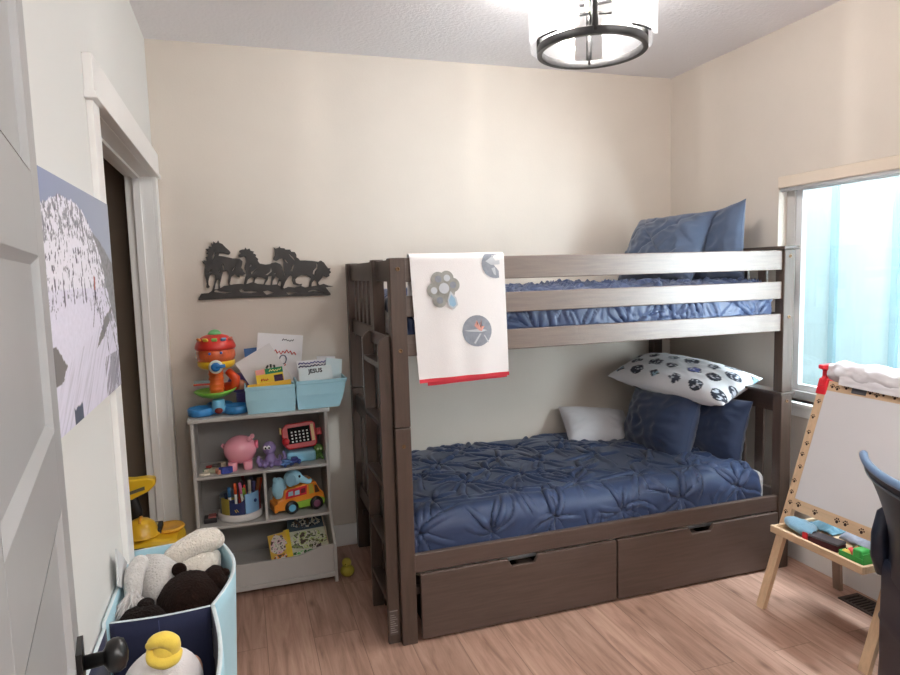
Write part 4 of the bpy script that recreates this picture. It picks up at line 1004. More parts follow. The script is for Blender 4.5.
bm = B(); ball(bm, BT @ V((-.030, -.030, .184)), (.048, .040, .042), seg=26); tube(bm, [BT @ V(p) for p in ((.0, -.050, .180), (.024, -.060, .168), (.044, -.062, .158), (.056, -.060, .164))], [.022, .016, .012, .009], 14, sm=4); mk('head', bm, elm, el)
bm = B(); ball(bm, BT @ V((-.052, -.064, .182)), (.028, .010, .034)); mk('ear', bm, mat('elephant_ear', (148, 196, 220), .5, .3, noise_amt=.03), el)
bm = B(); ball(bm, BT @ V((-.004, -.066, .196)), (.006, .005, .008), seg=10); mk('eye', bm, P((24, 30, 50)), el)
bm = B(); T_ = TRS((-.462, -.12, z2), (0, 0, .3)); prism(bm, [T_ @ V((x, -.025, z)) for x, z in ((-.028, 0), (.028, 0), (.028, .05), (.016, .105), (-.010, .112), (-.026, .07))], T_.to_3x3() @ V((0, .05, 0)))
o = mk('toy_vehicle', bm, P((206, 204, 200)), bevel=.008, label='white and black toy vehicle half hidden behind the orange bus', cat='toy vehicle')
bm = B()
lathe(bm, [(.010, -.027), (.022, -.027), (.022, .027), (.010, .027)], T_ @ V((0, -.005, .024)), 18, T=Matrix.Rotation(.3, 3, 'Z') @ Matrix.Rotation(PI / 2, 3, 'X')); mk('wheel', bm, P((36, 32, 32)), o)
# --- books in the bottom bin
zb = .061
def pic_mat(name, cols, scale):
    m = mat(name, cols[0], .5, .3, noise_amt=.1, noise_scale=scale)
    for n in m.node_tree.nodes:
        if n.type == 'VALTORGB':
            n.color_ramp.interpolation = 'CONSTANT'
            while len(n.color_ramp.elements) < len(cols): n.color_ramp.elements.new(.5)
            for i, c in enumerate(cols): n.color_ramp.elements[i].position = .34 + .30 * i / len(cols); n.color_ramp.elements[i].color = lin(c) + (1,)
    return m
def book(c, w, h, t, rot, rgb, label, pic=None):
    T_ = TRS(c, rot); bm = B(); box(bm, -w / 2, w / 2, -t / 2, t / 2, -h / 2, h / 2, T=T_)
    o = mk('picture_book', bm, mat('cover_%d_%d_%d' % rgb, rgb, .5, .3, noise_amt=.12, noise_scale=25), label=label, cat='book')
    bm = B(); box(bm, -w / 2 + .003, w / 2 + .001 - .002, -t / 2 + .0015, t / 2 - .0015, h / 2 - .004, h / 2 + .0012, T=T_); mk('pages', bm, mat('pages_cream', (226, 222, 208), .8, .1, noise_amt=.04), o)
    if pic:
        for (x0, x1, z0, z1, pc) in pic:
            bm = B(); n = 14; pl = [T_ @ V(((x0 + x1) / 2 + (x1 - x0) / 2 * math.cos(2 * PI * k / n) * (1 + .15 * math.sin(5 * k)), -t / 2 - .0012, (z0 + z1) / 2 + (z1 - z0) / 2 * math.sin(2 * PI * k / n) * (1 + .15 * math.cos(3 * k)))) for k in range(n)]
            prism(bm, pl, T_.to_3x3() @ V((0, .001, 0))); mk('cover_picture', bm, pic_mat('pic_%d_%d_%d' % pc, [pc, tuple(int(q * .6) for q in pc), (224, 220, 206), tuple(min(255, int(q * 1.35)) for q in pc), (96, 84, 74)], 26), o)
    return o
book((-.450, -.27, .145), .095, .175, .014, (-.85, -.14, 0), (226, 186, 84), 'yellow picture book with mottled cover leaning in the bottom bin', [(-.044, .044, -.03, .08, (170, 140, 150)), (-.044, .044, -.085, -.03, (232, 130, 60))])
book((-.305, -.265, .150), .220, .165, .018, (-.95, -.04, 0), (206, 208, 184), 'green and white picture book on top in the bottom bin', [(-.105, .108, -.03, .075, (150, 160, 110)), (.02, .07, -.05, .02, (60, 44, 56)), (-.105, .108, -.060, -.040, (84, 150, 84))])
book((-.298, -.165, .170), .20, .20, .014, (-.60, 0, 0), (66, 84, 96), 'dark teal picture book at the back of the bottom bin', [(-.08, .08, .03, .09, (50, 66, 80))])
book((-.402, -.264, .155), .030, .18, .020, (-.92, -.10, 0), (236, 204, 60), 'bright yellow spine of a book between two picture books')
book((-.318, -.275, .112), .235, .17, .016, (-1.05, .0, 0), (120, 84, 70), 'brown picture book lowest in the bottom bin')
bm = B(); tube(bm, [(-.225, -.29, .325 - .02), (-.215, -.36, .235), (-.207, -.425, .185)], .0022, 6); mk('string', bm, P((206, 180, 150)), label='thin pale string hanging down over the books in the bottom bin', cat='string')

# --- little yellow duck on the floor
dk = empty('toy_duck', (-.118, -.385, 0), 'small yellow-green toy duck on the floor between shelf and bed', 'toy duck')
ym = mat('duck_olive', (172, 158, 60), .5, .3, noise_amt=.06)
bm = B(); ball(bm, (-.118, -.400, .030), (.037, .037, .0305)); mk('body', bm, ym, dk)
bm = B(); ball(bm, (-.120, -.400, .074), (.025, .025, .024)); tube(bm, [(-.128, -.418, .072), (-.134, -.430, .070)], [.007, .003], 8); mk('head', bm, ym, dk)

# ================================================================== TWO-PART FABRIC HAMPER AND THE SOFT TOYS IN IT
HZ, HY0, HY1, HYD = .715, -2.44, -1.478, -1.930
HXL, HXR = -.937, -.687
hp = empty('fabric_hamper', ((HXL + HXR) / 2, (HY0 + HY1) / 2, 0), 'tall light blue fabric hamper with navy front compartment beside the white wall', 'hamper')
hb_l = mat('hamper_light_blue', (168, 208, 222), .75, .2, sheen=.2, noise_amt=.03, bump=.1, bump_scale=300)
hb_n = mat('hamper_navy', (44, 48, 74), .85, .15, sheen=.2, noise_amt=.05, bump=.1, bump_scale=300)
hb_e = mat('hamper_binding', (214, 226, 230), .7, .2, noise_amt=.02)
hb_g = mat('hamper_lavender', (132, 140, 170), .8, .2, noise_amt=.03)
def hwall(name, fn, inner, outer=None, nu=18, nv=14, thick=.010):
    bm = B(); grid(bm, nu, nv, fn)
    o = mk(name, bm, [outer or hb_l, inner, hb_e], hp, recalc=False)
    md = o.modifiers.new('solid', 'SOLIDIFY'); md.thickness = thick; md.offset = 0; md.material_offset = 1; md.material_offset_rim = 2
    return o
def bulge(t, z): return math.sin(PI * t) * (.25 + .75 * (z / HZ) ** .8)
hwall('side_wall', lambda u, v: V((HXR + .052 * bulge(u, v * HZ), HYD + (HY1 - HYD) * u, .01 + v * (HZ - .01))), hb_l)
hwall('side_wall', lambda u, v: V((HXR + .050 * math.sin(PI * u) * (.5 + .5 * (1 - v)), HYD + (HY0 - HYD) * u, .01 + v * (HZ - .012))), hb_n).data.flip_normals()
hwall('side_wall', lambda u, v: V((HXL - .008 * v, HYD + (HY1 - HYD) * u, .01 + v * (HZ - .01))), hb_l).data.flip_normals()
hwall('side_wall', lambda u, v: V((HXL - .008 * v, HYD + (HY0 - HYD) * u, .01 + v * (HZ - .025))), hb_n, hb_g)
hwall('end_wall', lambda u, v: V((HXL + (HXR - HXL) * u, HY1 + .015 * math.sin(PI * u) * v, .01 + v * (HZ - .01))), hb_l).data.flip_normals()
hwall('end_wall', lambda u, v: V((HXL + (HXR - HXL) * u, HY0 - .015 * math.sin(PI * u) * v, .01 + v * (HZ - .06))), hb_n)
dv = hwall('divider', lambda u, v: V((HXL + .006 + (HXR - HXL - .012) * u, HYD - .010 * math.sin(PI * u) * v, .01 + v * (HZ - .012))), hb_n, hb_n)
bm = B(); tube(bm, [(HXL + .12, HYD - .0165, HZ - .01), (HXL + .12, HYD - .0165, HZ - .12)], .0012, 6); mk('seam', bm, mat('seam_blue', (70, 76, 110), .8, .2, noise_amt=.05), dv)
mk('bottom', boxes((HXL + .004, HXR - .004, HY0 + .005, HY1 - .005, .004, .016)), hb_n, hp)
bm = B(); prism(bm, [at(115, 549, 0, -.937), at(119, 553, 0, -.937), at(126, 563, 0, -.937), at(121, 588, 0, -.937), at(117, 586, 0, -.937)], (.004, 0, 0)); mk('corner_flap', bm, mat('flap_white', (220, 222, 224), .7, .2, noise_amt=.02), hp)

fur_g = mat('fur_grey_white', (206, 202, 198), .95, .05, sheen=.6, noise_amt=.10, noise_scale=60, bump=.7, bump_scale=160)
fur_c = mat('fur_cream', (220, 212, 200), .95, .05, sheen=.6, noise_amt=.08, noise_scale=60, bump=.7, bump_scale=160)
fur_b = mat('fur_dark_brown', (34, 22, 18), .95, .03, sheen=.04, noise_amt=.25, noise_scale=70, bump=.8, bump_scale=150)
fur_k = mat('fur_black_brown', (32, 25, 23), .95, .03, sheen=.04, noise_amt=.25, noise_scale=70, bump=.8, bump_scale=150)
sz = .018
def plush(name, loc, label, cat='soft toy'): return empty(name, loc, label, cat)
g = plush('plush_horse', (-.845, -1.60, sz), 'pale grey soft toy with long hairy tail in the hamper')
bm = B(); ball(bm, (-.856, -1.635, .660), (.074, .130, .088), rot=Euler((0, 0, .5)), seg=40, rough=.04); ball(bm, (-.880, -1.62, .34), (.045, .09, .32), seg=24, rough=.03); mk('body', bm, fur_g, g)
bm = B(); tube(bm, [(-.892, -1.675, .752), (-.903, -1.715, .735), (-.905, -1.745, .690)], [.024, .027, .022], 16, sm=6); mk('leg', bm, fur_g, g)
bm = B(); rr = random.Random(2)
for k in range(70):
    a = rr.uniform(-.9, .9); l = rr.uniform(.07, .12); s0 = V((-.905 + rr.uniform(-.012, .012), -1.768 + rr.uniform(-.01, .01), .700 + rr.uniform(-.008, .012)))
    d = V((math.sin(a) * .8, -.45 + rr.uniform(-.2, .2), -.75 + rr.uniform(-.2, .3))).normalized()
    tube(bm, [s0, s0 + d * l * .5 + V((0, 0, .008)), s0 + d * l], [.0042, .0032, .0006], 5)
mk('tail', bm, mat('tail_hair', (196, 192, 190), .8, .2, sheen=.3, noise_amt=.1), g)
g = plush('plush_lamb', (-.745, -1.53, sz), 'cream fluffy soft toy with a raised thick leg at the back of the hamper')
bm = B(); ball(bm, (-.752, -1.555, .675), (.075, .085, .065), seg=36, rough=.05); ball(bm, (-.755, -1.55, .33), (.050, .055, .31), seg=24, rough=.03); mk('body', bm, fur_c, g)
bm = B(); tube(bm, [(-.812, -1.59, .722), (-.785, -1.585, .734), (-.735, -1.57, .748), (-.702, -1.56, .748), (-.692, -1.555, .744)], [.030, .036, .040, .038, .030], 24, sm=6)
for v in bm.verts: v.co += V((1, 1, 1)) * .003 * noise.noise(v.co * 60)
mk('leg', bm, fur_c, g)
g = plush('plush_bear', (-.735, -1.74, sz), 'large dark brown soft bear in the rear part of the hamper')
bm = B(); ball(bm, (-.755, -1.770, .652), (.090, .105, .085), seg=40, rough=.05); ball(bm, (-.690, -1.735, .690), (.038, .055, .042), seg=26, rough=.05); ball(bm, (-.752, -1.765, .32), (.055, .09, .30), seg=24, rough=.03); mk('body', bm, fur_b, g)
for c, r in (((-.785, -1.715, .732), .021), ((-.66, -1.74, .712), .014)):
    bm = B(); ball(bm, c, (r, r * .7, r), seg=20, rough=.06); mk('ear', bm, fur_b, g)
g = plush('plush_dog', (-.870, -1.815, sz), 'small black-brown soft dog with tan ear against the hamper divider')
bm = B(); ball(bm, (-.870, -1.850, .655), (.064, .055, .048), seg=36, rough=.05); ball(bm, (-.875, -1.825, .32), (.045, .055, .30), seg=24, rough=.03); mk('body', bm, fur_k, g)
bm = B(); ball(bm, (-.9135, -1.872, .660), (.018, .020, .022), seg=18, rough=.05); e = mk('ear', bm, fur_k, g)
bm = B(); ball(bm, (-.919, -1.885, .655), (.009, .008, .014), seg=14); mk('inner_ear', bm, mat('fur_tan', (168, 130, 84), .9, .1, noise_amt=.1), e)
bm = B(); ball(bm, (-.862, -1.825, .697), (.022, .025, .014), seg=20, rough=.06); mk('head_tuft', bm, fur_k, g)
# duck in the front part
DK = at(163, 685, 1, -2.12)
g = plush('plush_duck', (DK.x, DK.y, sz), 'white soft duck with yellow beak in the navy front compartment')
bm = B(); ball(bm, DK + V((0, 0, -.002)), (.088, .085, .085), seg=40, rough=.012); ball(bm, (DK.x, DK.y - .03, .30), (.10, .11, .28), seg=28, rough=.01); mk('body', bm, mat('plush_white', (230, 224, 224), .95, .05, sheen=.5, noise_amt=.02, bump=.3, bump_scale=300), g)
bk = mat('plush_yellow', (246, 214, 92), .9, .1, sheen=.4, noise_amt=.03, bump=.2, bump_scale=300)
bc = at(162, 649, 1, -2.185)
bm = B(); BS = .72
tube(bm, [bc + V(p) * BS for p in ((-.034, .006, -.004), (-.028, -.012, -.024), (.004, -.020, -.036), (.034, -.012, -.032), (.046, .004, -.020))], [r * BS for r in (.012, .016, .018, .017, .012)], 16, sm=6)
ball(bm, bc + V((.007, .003, -.004)), (.027, .020, .024), seg=24)
tube(bm, [bc + V(p) * BS for p in ((.030, .004, -.010), (.028, -.002, .016), (.008, -.006, .032), (-.016, -.008, .032), (-.032, -.008, .022))], [r * BS for r in (.022, .026, .025, .021, .013)], 16, sm=6)
mk('beak', bm, bk, g)
pc = at(190, 672, 1, -2.06)
g = plush('plush_fish', (pc.x, pc.y, sz), 'peach soft toy under a clear film beside the white duck')
bm = B(); ball(bm, pc, (.030, .05, .035), seg=22, rough=.03); ball(bm, (pc.x, pc.y, .30), (.028, .06, .285), seg=18); mk('body', bm, mat('plush_peach', (226, 176, 150), .9, .1, noise_amt=.06), g)
bm = B(); ball(bm, pc + V((.0, -.045, -.012)), (.018, .02, .016), seg=16); mk('nose', bm, mat('plush_orange', (232, 150, 90), .9, .1, noise_amt=.06), g)

# ================================================================== RIDE-ON DIGGER AND HARD HAT
Yd = -.40
dg = empty('ride_on_digger', (-1.18, Yd, 0), 'yellow and black ride-on toy digger standing in the closet opening', 'ride-on toy')
dy_ = mat('digger_yellow', (240, 194, 44), .35, .5, noise_amt=.03); dk_ = mat('digger_black', (34, 33, 34), .5, .4, noise_amt=.08)
bm = B(); prism(bm, [(x, Yd - .13, z) for x, z in ((-1.50, .08), (-.915, .08), (-.895, .16), (-.892, .335), (-.915, .368), (-1.02, .385), (-1.10, .37), (-1.50, .35))], (0, .25, 0)); mk('chassis', bm, dy_, dg, bevel=.02)
bm = B(); prism(bm, [(x, Yd - .137, z) for x, z in ((-1.45, .27), (-.945, .280), (-.955, .340), (-1.06, .358), (-1.45, .345))], (0, .01, 0)); mk('side_panel', bm, dk_, dg, bevel=.004)
bm = B(); lathe(bm, [(.02, 0), (.062, .004), (.070, .014), (.062, .024), (.045, .018), (.01, .014)], (-.955, Yd + .01, .374), 24); mk('seat', bm, mat('digger_amber', (236, 176, 60), .35, .5, noise_amt=.03), dg)
bm = B(); box(bm, -1.045, -.985, Yd - .06, Yd + .05, .385, .412); h_ = mk('grip', bm, dk_, dg, bevel=.006)
bm = B(); box(bm, -1.035, -1.005, Yd - .03, Yd + .02, .4125, .418); mk('grip_label', bm, P((190, 180, 120)), h_)
for x in (-1.40, -1.0):
    for y in (Yd - .125, Yd + .125):
        bm = B(); lathe(bm, [(.03, -.025), (.082, -.025), (.088, -.015), (.088, .015), (.082, .025), (.03, .025)], (x, y, .088), 28, T=Matrix.Rotation(PI / 2, 3, 'X')); mk('wheel', bm, dk_, dg)
bm = B(); tube(bm, [(-1.10, Yd + .05, .36), (-1.095, Yd + .03, .48), (-1.11, Yd, .58)], [.03, .026, .022], 12); mk('boom', bm, dk_, dg)
bm = B(); prism(bm, [(x, Yd - .03, z) for x, z in ((-1.30, .52), (-1.10, .555), (-1.028, .585), (-1.000, .612), (-1.000, .642), (-1.03, .650), (-1.09, .648), (-1.14, .655), (-1.17, .69), (-1.21, .69), (-1.30, .62))], (0, .06, 0)); ar = mk('arm', bm, dy_, dg, bevel=.008)
bm = B(); prism(bm, [(x, Yd - .033, z) for x, z in ((-1.13, .575), (-1.045, .597), (-1.045, .613), (-1.13, .590))], (0, .004, 0)); mk('arm_label', bm, P((110, 104, 84)), ar)
HT = V((-1.070, Yd - .045, .388))
hh = empty('hard_hat', HT, 'yellow toy hard hat lying on the ride-on digger', 'hat')
bm = B(); lathe(bm, [(.082, 0), (.080, .006), (.073, .011), (.069, .031), (.057, .056), (.036, .072), (.012, .079), (.001, .0795)], HT, 36); mk('shell', bm, mat('hat_yellow', (238, 186, 48), .3, .5, noise_amt=.03, coat=.3), hh)
bm = B(); tube(bm, [HT + V((.0, -.040 + .08 * t, .064 + .018 * math.sin(PI * t))) for t in (0, .25, .5, .75, 1)], .008, 8); mk('ridge', bm, mat('hat_amber', (216, 150, 40), .3, .5, noise_amt=.03), hh)

# ================================================================== CHILD'S EASEL
EX0, ES = 1.610, .338
ea = empty('drawing_easel', (1.85, -1.66, 0), 'wooden child drawing easel with whiteboard and storage tray beside the window', 'easel')
pine = M['pine']; prints_m = mat('print_brown', (62, 40, 34), .6, .2, noise_amt=.1)
def lean(z, y, dx=0): return V((EX0 + ES * z + dx, y, z))
def pawprints(bm, pts, sc=1):
    for c, ex, ez in pts:      # centre, the two face axes
        for a, b, r in ((0, -.2, .52), (-.75, .25, .26), (-.3, .75, .26), (.3, .75, .26), (.75, .25, .26)):
            r0 = .0085 * sc
            pl = [c + ex * (r0 * (a * 1.2 + r * math.cos(2 * PI * k / 8) * 1.2)) + ez * (r0 * (b * 1.2 + r * math.sin(2 * PI * k / 8) * 1.2)) for k in range(8)]
            bm.faces.new([bm.verts.new(p) for p in pl]).material_index = 1
fz = V((ES, 0, 1)).normalized(); fy = V((0, -1, 0)); fnn = V((-1, 0, ES)).normalized()
for y in (-1.405, -1.925):
    bm = B(); w_ = .021
    a, b = lean(0, y), lean(1.0, y)
    prism(bm, [a + V((0, -w_, 0)), a + V((0, w_, 0)), b + V((0, w_, 0)), b + V((0, -w_, 0))], (.022, 0, -.006))
    for v in bm.verts:
        if v.co.z < .05: v.co.z = max(0.0, v.co.z) if v.co.z < 0 else v.co.z
    for v in bm.verts:
        if abs(v.co.z) < .02: v.co.z = 0
    bmesh.ops.recalc_face_normals(bm, faces=bm.faces[:])
    pawprints(bm, [(lean(z, y + dy) + fnn * .0012, fy, fz) for z, dy in ((.43, .004), (.475, -.005), (.52, .003), (.57, .005), (.635, -.004), (.69, .004), (.74, -.004), (.79, .003), (.86, .004), (.93, -.003))], 1.15)
    lg = mk('leg', bm, [pine, prints_m], ea, recalc=False)
    bm = B(); a, b = V((2.070, y, 0)), V((1.985, y, 1.0))
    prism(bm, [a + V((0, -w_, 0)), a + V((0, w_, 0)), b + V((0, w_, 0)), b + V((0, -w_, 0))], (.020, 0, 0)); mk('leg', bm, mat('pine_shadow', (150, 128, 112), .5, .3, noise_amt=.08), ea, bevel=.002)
def bar(z0, z1, name, zc, pts, sc):
    bm = B(); y0, y1 = -1.428, -1.902
    prism(bm, [lean(z0, y0), lean(z0, y1), lean(z1, y1), lean(z1, y0)], (.018, 0, -.005)); bmesh.ops.recalc_face_normals(bm, faces=bm.faces[:])
    pawprints(bm, [(lean(zc + dz, y) + fnn * .0012, fy, fz) for y, dz in pts], sc)
    return mk(name, bm, [M['piney'], prints_m], ea, recalc=False)
bar(.985, 1.028, 'top_bar', 1.006, ((-1.455, 0), (-1.482, -.006), (-1.525, .004), (-1.64, .002), (-1.672, -.005), (-1.70, .004), (-1.75, 0), (-1.80, .004)), 1.2)
bar(.452, .500, 'lower_bar', .476, ((-1.455, .002), (-1.545, -.002), (-1.655, .0), (-1.695, .002), (-1.77, -.002), (-1.85, .002)), 1.35)
bm = B(); prism(bm, [lean(.500, -1.428), lean(.500, -1.902), lean(.985, -1.902), lean(.985, -1.428)], (.010, 0, -.003)); mk('whiteboard', bm, mat('whiteboard', (214, 211, 213), .3, .4, noise_amt=.01), ea)
bm = B(); y0, y1 = -1.555, -1.625; prism(bm, [lean(.992, y0) + fnn * .006, lean(.992, y1) + fnn * .006, lean(1.02, y1) + fnn * .006, lean(1.02, y0) + fnn * .006], fnn * -.006); mk('board_clip', bm, P((92, 92, 98)), ea, bevel=.003)
redp = P((222, 44, 56))
RCX, RCZ = 1.985, 1.062
for y in (-1.405, -1.925):
    bm = B(); t = lean(1.0, y)
    prism(bm, [lean(.965, y - .026, -.006), lean(.965, y + .026, -.006), lean(1.035, y + .026, -.006), lean(1.035, y - .026, -.006)], (.09, 0, .0))
    prism(bm, [V((x, y - .012, z)) for x, z in ((1.940, 1.00), (2.030, 1.00), (2.026, 1.03), (2.000, 1.045), (1.994, 1.072), (2.010, 1.082), (2.008, 1.10), (1.930, 1.10), (1.930, 1.082), (1.955, 1.074), (1.955, 1.045), (1.942, 1.03))], (0, .024, 0))
    mk('roll_holder', bm, redp, ea, bevel=.004)
# tray
TX0, TX1, TY0, TY1, TZ = 1.622, 1.985, -1.447, -1.900, .376
bm = B(); box(bm, TX0 + .01, TX1, TY1 + .005, TY0 - .005, TZ, TZ + .008); tr_ = mk('tray', bm, M['piney'], ea)
for bb in ((TX0, TX0 + .016, TY1, TY0, TZ - .002, TZ + .030), (TX1 - .016, TX1, TY1, TY0, TZ - .002, TZ + .030), (TX0 + .0165, TX1 - .0165, TY1, TY1 + .014, TZ - .002, TZ + .028), (TX0 + .0165, TX1 - .0165, TY0 - .014, TY0, TZ - .002, TZ + .028)):
    mk('tray_edge', boxes(bb), M['piney'], tr_, bevel=.002)
# paper roll across the top
pr_ = empty('paper_roll', (RCX, -1.68, RCZ - .05), 'crumpled white paper roll lying across the top of the easel', 'paper roll')
bm = B()
def roll(u, v):
    y = -1.425 - .52 * u; a = 2 * PI * v
    r = .050 * (.72 + .28 * sst(0, .12, u)) + .010 * noise.noise(V((u * 9, math.cos(a) * 1.6, math.sin(a) * 1.6))) + .004 * noise.noise(V((u * 25, math.cos(a) * 4, math.sin(a) * 4)))
    return V((RCX - .005 + math.cos(a) * r * .9, y, RCZ + .008 - .02 * u * 0 + math.sin(a) * r))
grid(bm, 60, 40, roll)
mk('paper', bm, mat('paper_soft', (226, 222, 226), .8, .15, noise_amt=.015), pr_)
bm = B()
grid(bm, 30, 10, lambda u, v: V((RCX - .046 - .008 * v + .004 * noise.noise(V((u * 9, v * 3, 2))), -1.50 - .44 * u, RCZ + .005 - v * (.045 + .012 * u))))
mk('loose_edge', bm, mat('paper_soft', (226, 222, 226)), pr_)
# things in the tray
tz = TZ + .009
c0 = at(806, 530, 2, tz + .03)
bm = B()
def cloth(u, v):
    a = 2 * PI * v; r = math.sin(PI * (u * .92 + .04)) ** .6
    p = V((math.cos(a) * .052 * r, (.5 - u) * .16, math.sin(a) * .030 * r))
    n_ = noise.noise(p * 24 + V((3, 1, 5))); p += p.normalized() * .014 * n_ if p.length > 0 else p
    return V((1.705, -1.535, tz + .032)) + Matrix.Rotation(-.15, 3, 'Z') @ p
grid(bm, 40, 30, cloth)
zmin = min(v.co.z for v in bm.verts)
for v in bm.verts: v.co.z += tz - zmin
mk('cleaning_cloth', bm, mat('cloth_sky', (140, 184, 212), .9, .1, sheen=.4, noise_amt=.06, bump=.3, bump_scale=120), label='crumpled light blue cloth at the bed end of the easel tray', cat='cloth')
bm = B()
grid(bm, 30, 24, lambda u, v: V((1.80 + .16 * v + .01 * noise.noise(V((u * 5, v * 5, 1))), -1.47 - .14 * u, tz + .004 + .045 * math.sin(PI * min(1, max(0, v))) * math.sin(PI * u) + .012 * abs(noise.noise(V((u * 7, v * 7, 4)))))))
mk('cleaning_cloth', bm, mat('cloth_teal', (104, 140, 156), .9, .1, sheen=.3, noise_amt=.08), label='blue-grey folded cloth behind the light blue one in the easel tray', cat='cloth', solid=.004)
T_ = TRS((1.700, -1.665, tz), (0, 0, .15)); bm = B(); box(bm, -.030, .030, -.070, .060, 0, .026, T=T_)
o = mk('board_eraser', bm, mat('eraser_maroon', (74, 40, 44), .7, .2, noise_amt=.06), bevel=.004, label='dark maroon board eraser with grey felt top in the tray', cat='eraser')
bm = B(); box(bm, -.030, .030, -.070, .060, .0265, .036, T=T_); mk('felt_top', bm, mat('felt_grey', (98, 96, 102), .95, .1, noise_amt=.08), o, bevel=.003)
bm = B(); box(bm, -.024, .022, .064, .092, 0, .036, T=T_); mk('red_block', bm, P((206, 46, 56)), bevel=.006, label='small red block between the cloth and the board eraser', cat='block')
bm = B()
grid(bm, 30, 24, lambda u, v: V((1.80 + .15 * v, -1.64 - .20 * u, tz + .006 + .03 * math.sin(PI * v) + .02 * abs(noise.noise(V((u * 4, v * 4, 8)))))))
mk('paper_sheet', bm, mat('paper_slate', (150, 148, 158), .8, .1, noise_amt=.18, noise_scale=30), label='crumpled grey patterned sheet at the back of the easel tray', cat='paper', solid=.002)
gb = empty('toy_basket', (1.700, -1.83, tz), 'bright green toy basket at the chair end of the easel tray', 'toy basket')
bm = B(); gx0, gx1, gy0, gy1 = 1.645, 1.755, -1.878, -1.775
for bb in ((gx0, gx1, gy0, gy1, tz, tz + .005), (gx0, gx0 + .005, gy0, gy1, tz + .005, tz + .038), (gx1 - .005, gx1, gy0, gy1, tz + .005, tz + .038), (gx0 + .005, gx1 - .005, gy0, gy0 + .005, tz + .005, tz + .055), (gx0 + .005, gx1 - .005, gy1 - .005, gy1, tz + .005, tz + .038)): box(bm, *bb)
mk('tub', bm, P((64, 164, 74)), gb, bevel=.002)
bm = B(); box(bm, gx0 + .002, gx0 + .05, gy0 + .008, gy0 + .045, tz + .030, tz + .068); mk('scoop', bm, P((70, 176, 84)), gb, bevel=.006)
for k, (x, y, z, r, rgb, nm) in enumerate(((1.690, -1.800, .034, .021, (228, 80, 76), 'red play tomato in the green toy basket'), (1.668, -1.790, .030, .018, (236, 196, 90), 'yellow play lemon in the green toy basket'), (1.715, -1.815, .030, .020, (220, 66, 80), 'dark red play apple at the back of the green basket'), (1.730, -1.790, .030, .018, (236, 150, 110), 'orange play peach at the back of the green basket'))):
    bm = B(); ball(bm, (x, y, tz + .006 + r), (r, r * 1.1, r), seg=18); o = mk('play_food', bm, P(rgb), label=nm, cat='play food', group='play food in the tray basket')
    bm = B(); tube(bm, [(x, y, tz + .006 + 2 * r - .002), (x + .002, y, tz + .006 + 2 * r + .005)], .0022, 6); mk('stalk', bm, P((80, 120, 50)), o)

# ================================================================== NAVY PLASTIC CHAIR AT THE EDGE
ch = empty('plastic_chair', (1.85, -2.22, 0), 'dark navy plastic armchair with curved back standing in front of the easel', 'chair')
nv_ = mat('chair_navy', (34, 40, 56), .38, .5, noise_amt=.05); nvl = mat('chair_rim_sky_sheen', (116, 142, 178), .3, .5, noise_amt=.03); sil = mat('chair_piping', (98, 104, 112), .35, .5, noise_amt=.03)  # rim colour paints sky reflection onto the navy plastic
CO = V((1.600, -1.968, 0)); cu_ = V((-.48, -.877, 0)).normalized(); ci = V((.877, -.48, 0)).normalized()
def cp(u, d, z): return CO + cu_ * u + ci * d + V((0, 0, z))
# tub body: closed rounded shell
bm = B()
def rr_ring(z, w, dpt, r=.06, ins=0, n=6):
    pts = []
    for cx_, cy_, a0 in ((w - r, r, -PI / 2), (w - r, dpt - r, 0), (r, dpt - r, PI / 2), (r, r, PI)):
        for k in range(n + 1):
            a = a0 + PI / 2 * k / n; pts.append(cp(ins + cx_ + math.cos(a) * r, ins + cy_ + math.sin(a) * r, z))
    return pts
zs_ = [(0, .012), (.015, 0), (.10, .002), (.26, .0), (.275, -.004), (.29, 0), (.40, .0), (.47, -.002), (.50, .004)]
rgs = [[bm.verts.new(p) for p in rr_ring(z, .56 - 2 * i, .40 - 2 * i, .06, i)] for z, i in zs_]
for A, Q in zip(rgs, rgs[1:]):
    for k in range(len(A)): f = bm.faces.new((A[k], A[(k + 1) % len(A)], Q[(k + 1) % len(Q)], Q[k])); f.smooth = True
bm.faces.new(rgs[0][::-1]); bm.faces.new(rgs[-1])
mk('seat_shell', bm, nv_, ch)
# arm loops
for uu in (.03, .53):
    bm = B(); tube(bm, [cp(uu, d, z) for d, z in ((.02, .44), (.0, .50), (-.002, .58), (.01, .655), (.05, .685), (.10, .69), (.22, .68), (.29, .66), (.34, .58), (.35, .46))], [.030, .030, .028, .026, .024, .024, .024, .024, .026, .03], 14); mk('arm', bm, nv_, ch)
    bm = B(); prism(bm, [cp(uu - .008, d, z) for d, z in ((.04, .48), (.20, .48), (.20, .50), (.08, .53), (.05, .56))], cu_ * .016); mk('arm_web', bm, nv_, ch)
# curved back shell, leaning outwards and flaring to a lip
def back(u, v, off=0):
    z = .46 + v * (.87 - .46) - .035 * (2 * u - 1) ** 2 * v * 0
    uu = .02 + .52 * u
    crv = .05 * (1 - (2 * u - 1) ** 2)
    neck = .10 * math.sin(PI * min(1, v * 1.2)) * (1 if u < .5 else -1) * abs(2 * u - 1) * .25
    return cp(uu + neck, .03 - crv - .10 * v ** 2 - off, z)
bm = B(); grid(bm, 30, 24, lambda u, v: back(u, v)); grid(bm, 30, 24, lambda u, v: back(u, v, -.018)); mk('backrest', bm, nv_, ch)
bm = B(); tube(bm, [back(k / 24, 1, -.009) + V((0, 0, .003)) for k in range(25)], .014, 10); mk('back_rim', bm, nvl, ch)
bm = B(); tube(bm, [back(k / 24, .90, .004) for k in range(25)], .004, 8); mk('piping', bm, sil, ch)

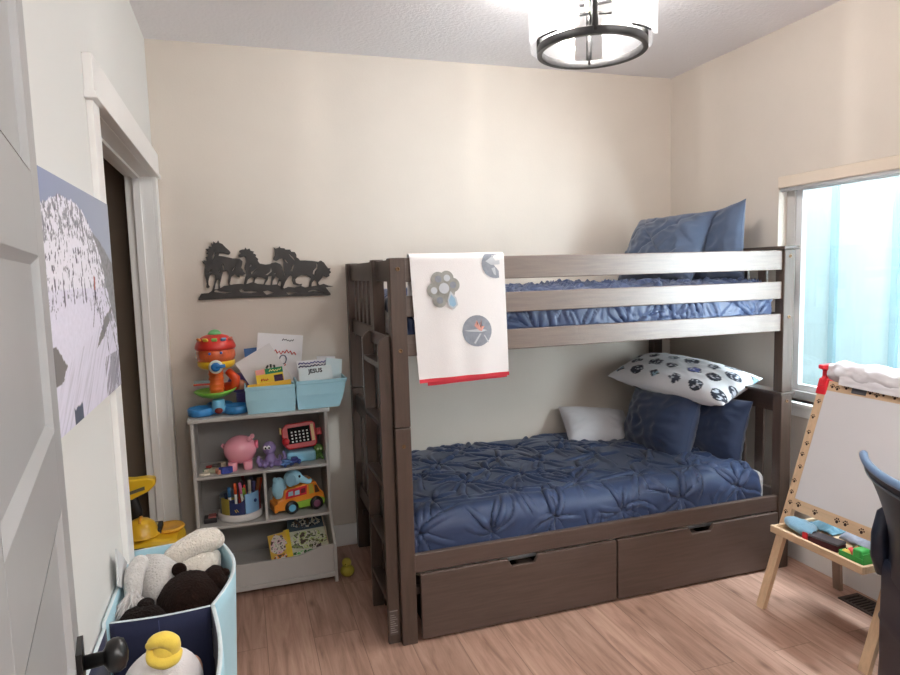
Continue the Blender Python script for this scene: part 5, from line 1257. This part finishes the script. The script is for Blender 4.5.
# floor register
vt = empty('floor_vent', (2.06, -1.60, 0), 'dark floor register in the planks beneath the easel', 'vent')
vm = mat('vent_brown', (74, 64, 60), .5, .4, metal=.3, noise_amt=.06)
bm = B()
for bb in ((2.005, 2.020, -1.74, -1.47, .0005, .006), (2.110, 2.125, -1.74, -1.47, .0005, .006), (2.0205, 2.1095, -1.74, -1.722, .0005, .006), (2.0205, 2.1095, -1.488, -1.47, .0005, .006)): box(bm, *bb)
mk('frame', bm, vm, vt)
bm = B(); box(bm, 2.0205, 2.1095, -1.7215, -1.4885, .0003, .001, 1)
for k in range(12): box(bm, 2.022, 2.108, -1.716 + k * .019, -1.708 + k * .019, .0012, .005)
mk('grille', bm, [vm, M['dark']], vt)

# ================================================================== LIGHT
w = bpy.data.worlds.new('sky'); bpy.context.scene.world = w; w.use_nodes = True
bg = w.node_tree.nodes['Background']; bg.inputs[0].default_value = (.86, .93, 1, 1); bg.inputs[1].default_value = .72
def lamp(name, kind, loc, energy, col, size=None, rot=(0, 0, 0), sy=None, rad=None):
    l = bpy.data.lights.new(name, kind); o = bpy.data.objects.new(name, l); C.objects.link(o); o.location = loc; o.rotation_euler = rot
    l.energy = energy; l.color = col
    if size: l.shape = 'RECTANGLE'; l.size = size; l.size_y = sy or size
    if rad is not None: l.shadow_soft_size = rad
    return o
s = lamp('sun', 'SUN', (4, 0, 6), 1.5, (1, .97, .93), rot=(0, math.radians(-38), 0)); s.data.angle = .1
for k in range(4):
    a = math.radians(243) + k * PI / 2
    lamp('bulb_light', 'POINT', LC + V((math.cos(a) * .12, math.sin(a) * .12, .20)), 25, (1, .95, .90), rad=.03)
lamp('rear_fill', 'AREA', (.6, -4.2, HC - .02), 36, (1, .97, .95), size=2.6, sy=.7)  # added soft fill near the ceiling behind the camera, not a known fixture
lamp('sky_fill', 'AREA', (2.66, -1.72, 3.3), 170, (.84, .92, 1), size=.6, sy=2.4, rot=(0, math.radians(42), 0)).data.spread = math.radians(95)  # added lamp above the window, strengthens the sky's light indoors
lk = lamp('window_fill', 'AREA', (2.80, -3.05, 1.5), 165, (.86, .93, 1), size=1.9, sy=1.7); lk.data.spread = math.radians(84)  # added unseen lamp outside, boosts window light and the sheen on the rails
lk.rotation_euler = V((-.80, .60, -.02)).to_track_quat('-Z', 'Z').to_euler()
sc = bpy.context.scene
sc.view_settings.view_transform = 'AgX'; sc.view_settings.look = 'AgX - Base Contrast' if False else 'None'
sc.view_settings.view_transform = 'Standard'; sc.view_settings.exposure = .48
try:
    sc.cycles.use_denoising = True; sc.cycles.max_bounces = 8; sc.cycles.diffuse_bounces = 5; sc.cycles.transparent_max_bounces = 16; sc.cycles.sample_clamp_indirect = 8
except Exception: pass
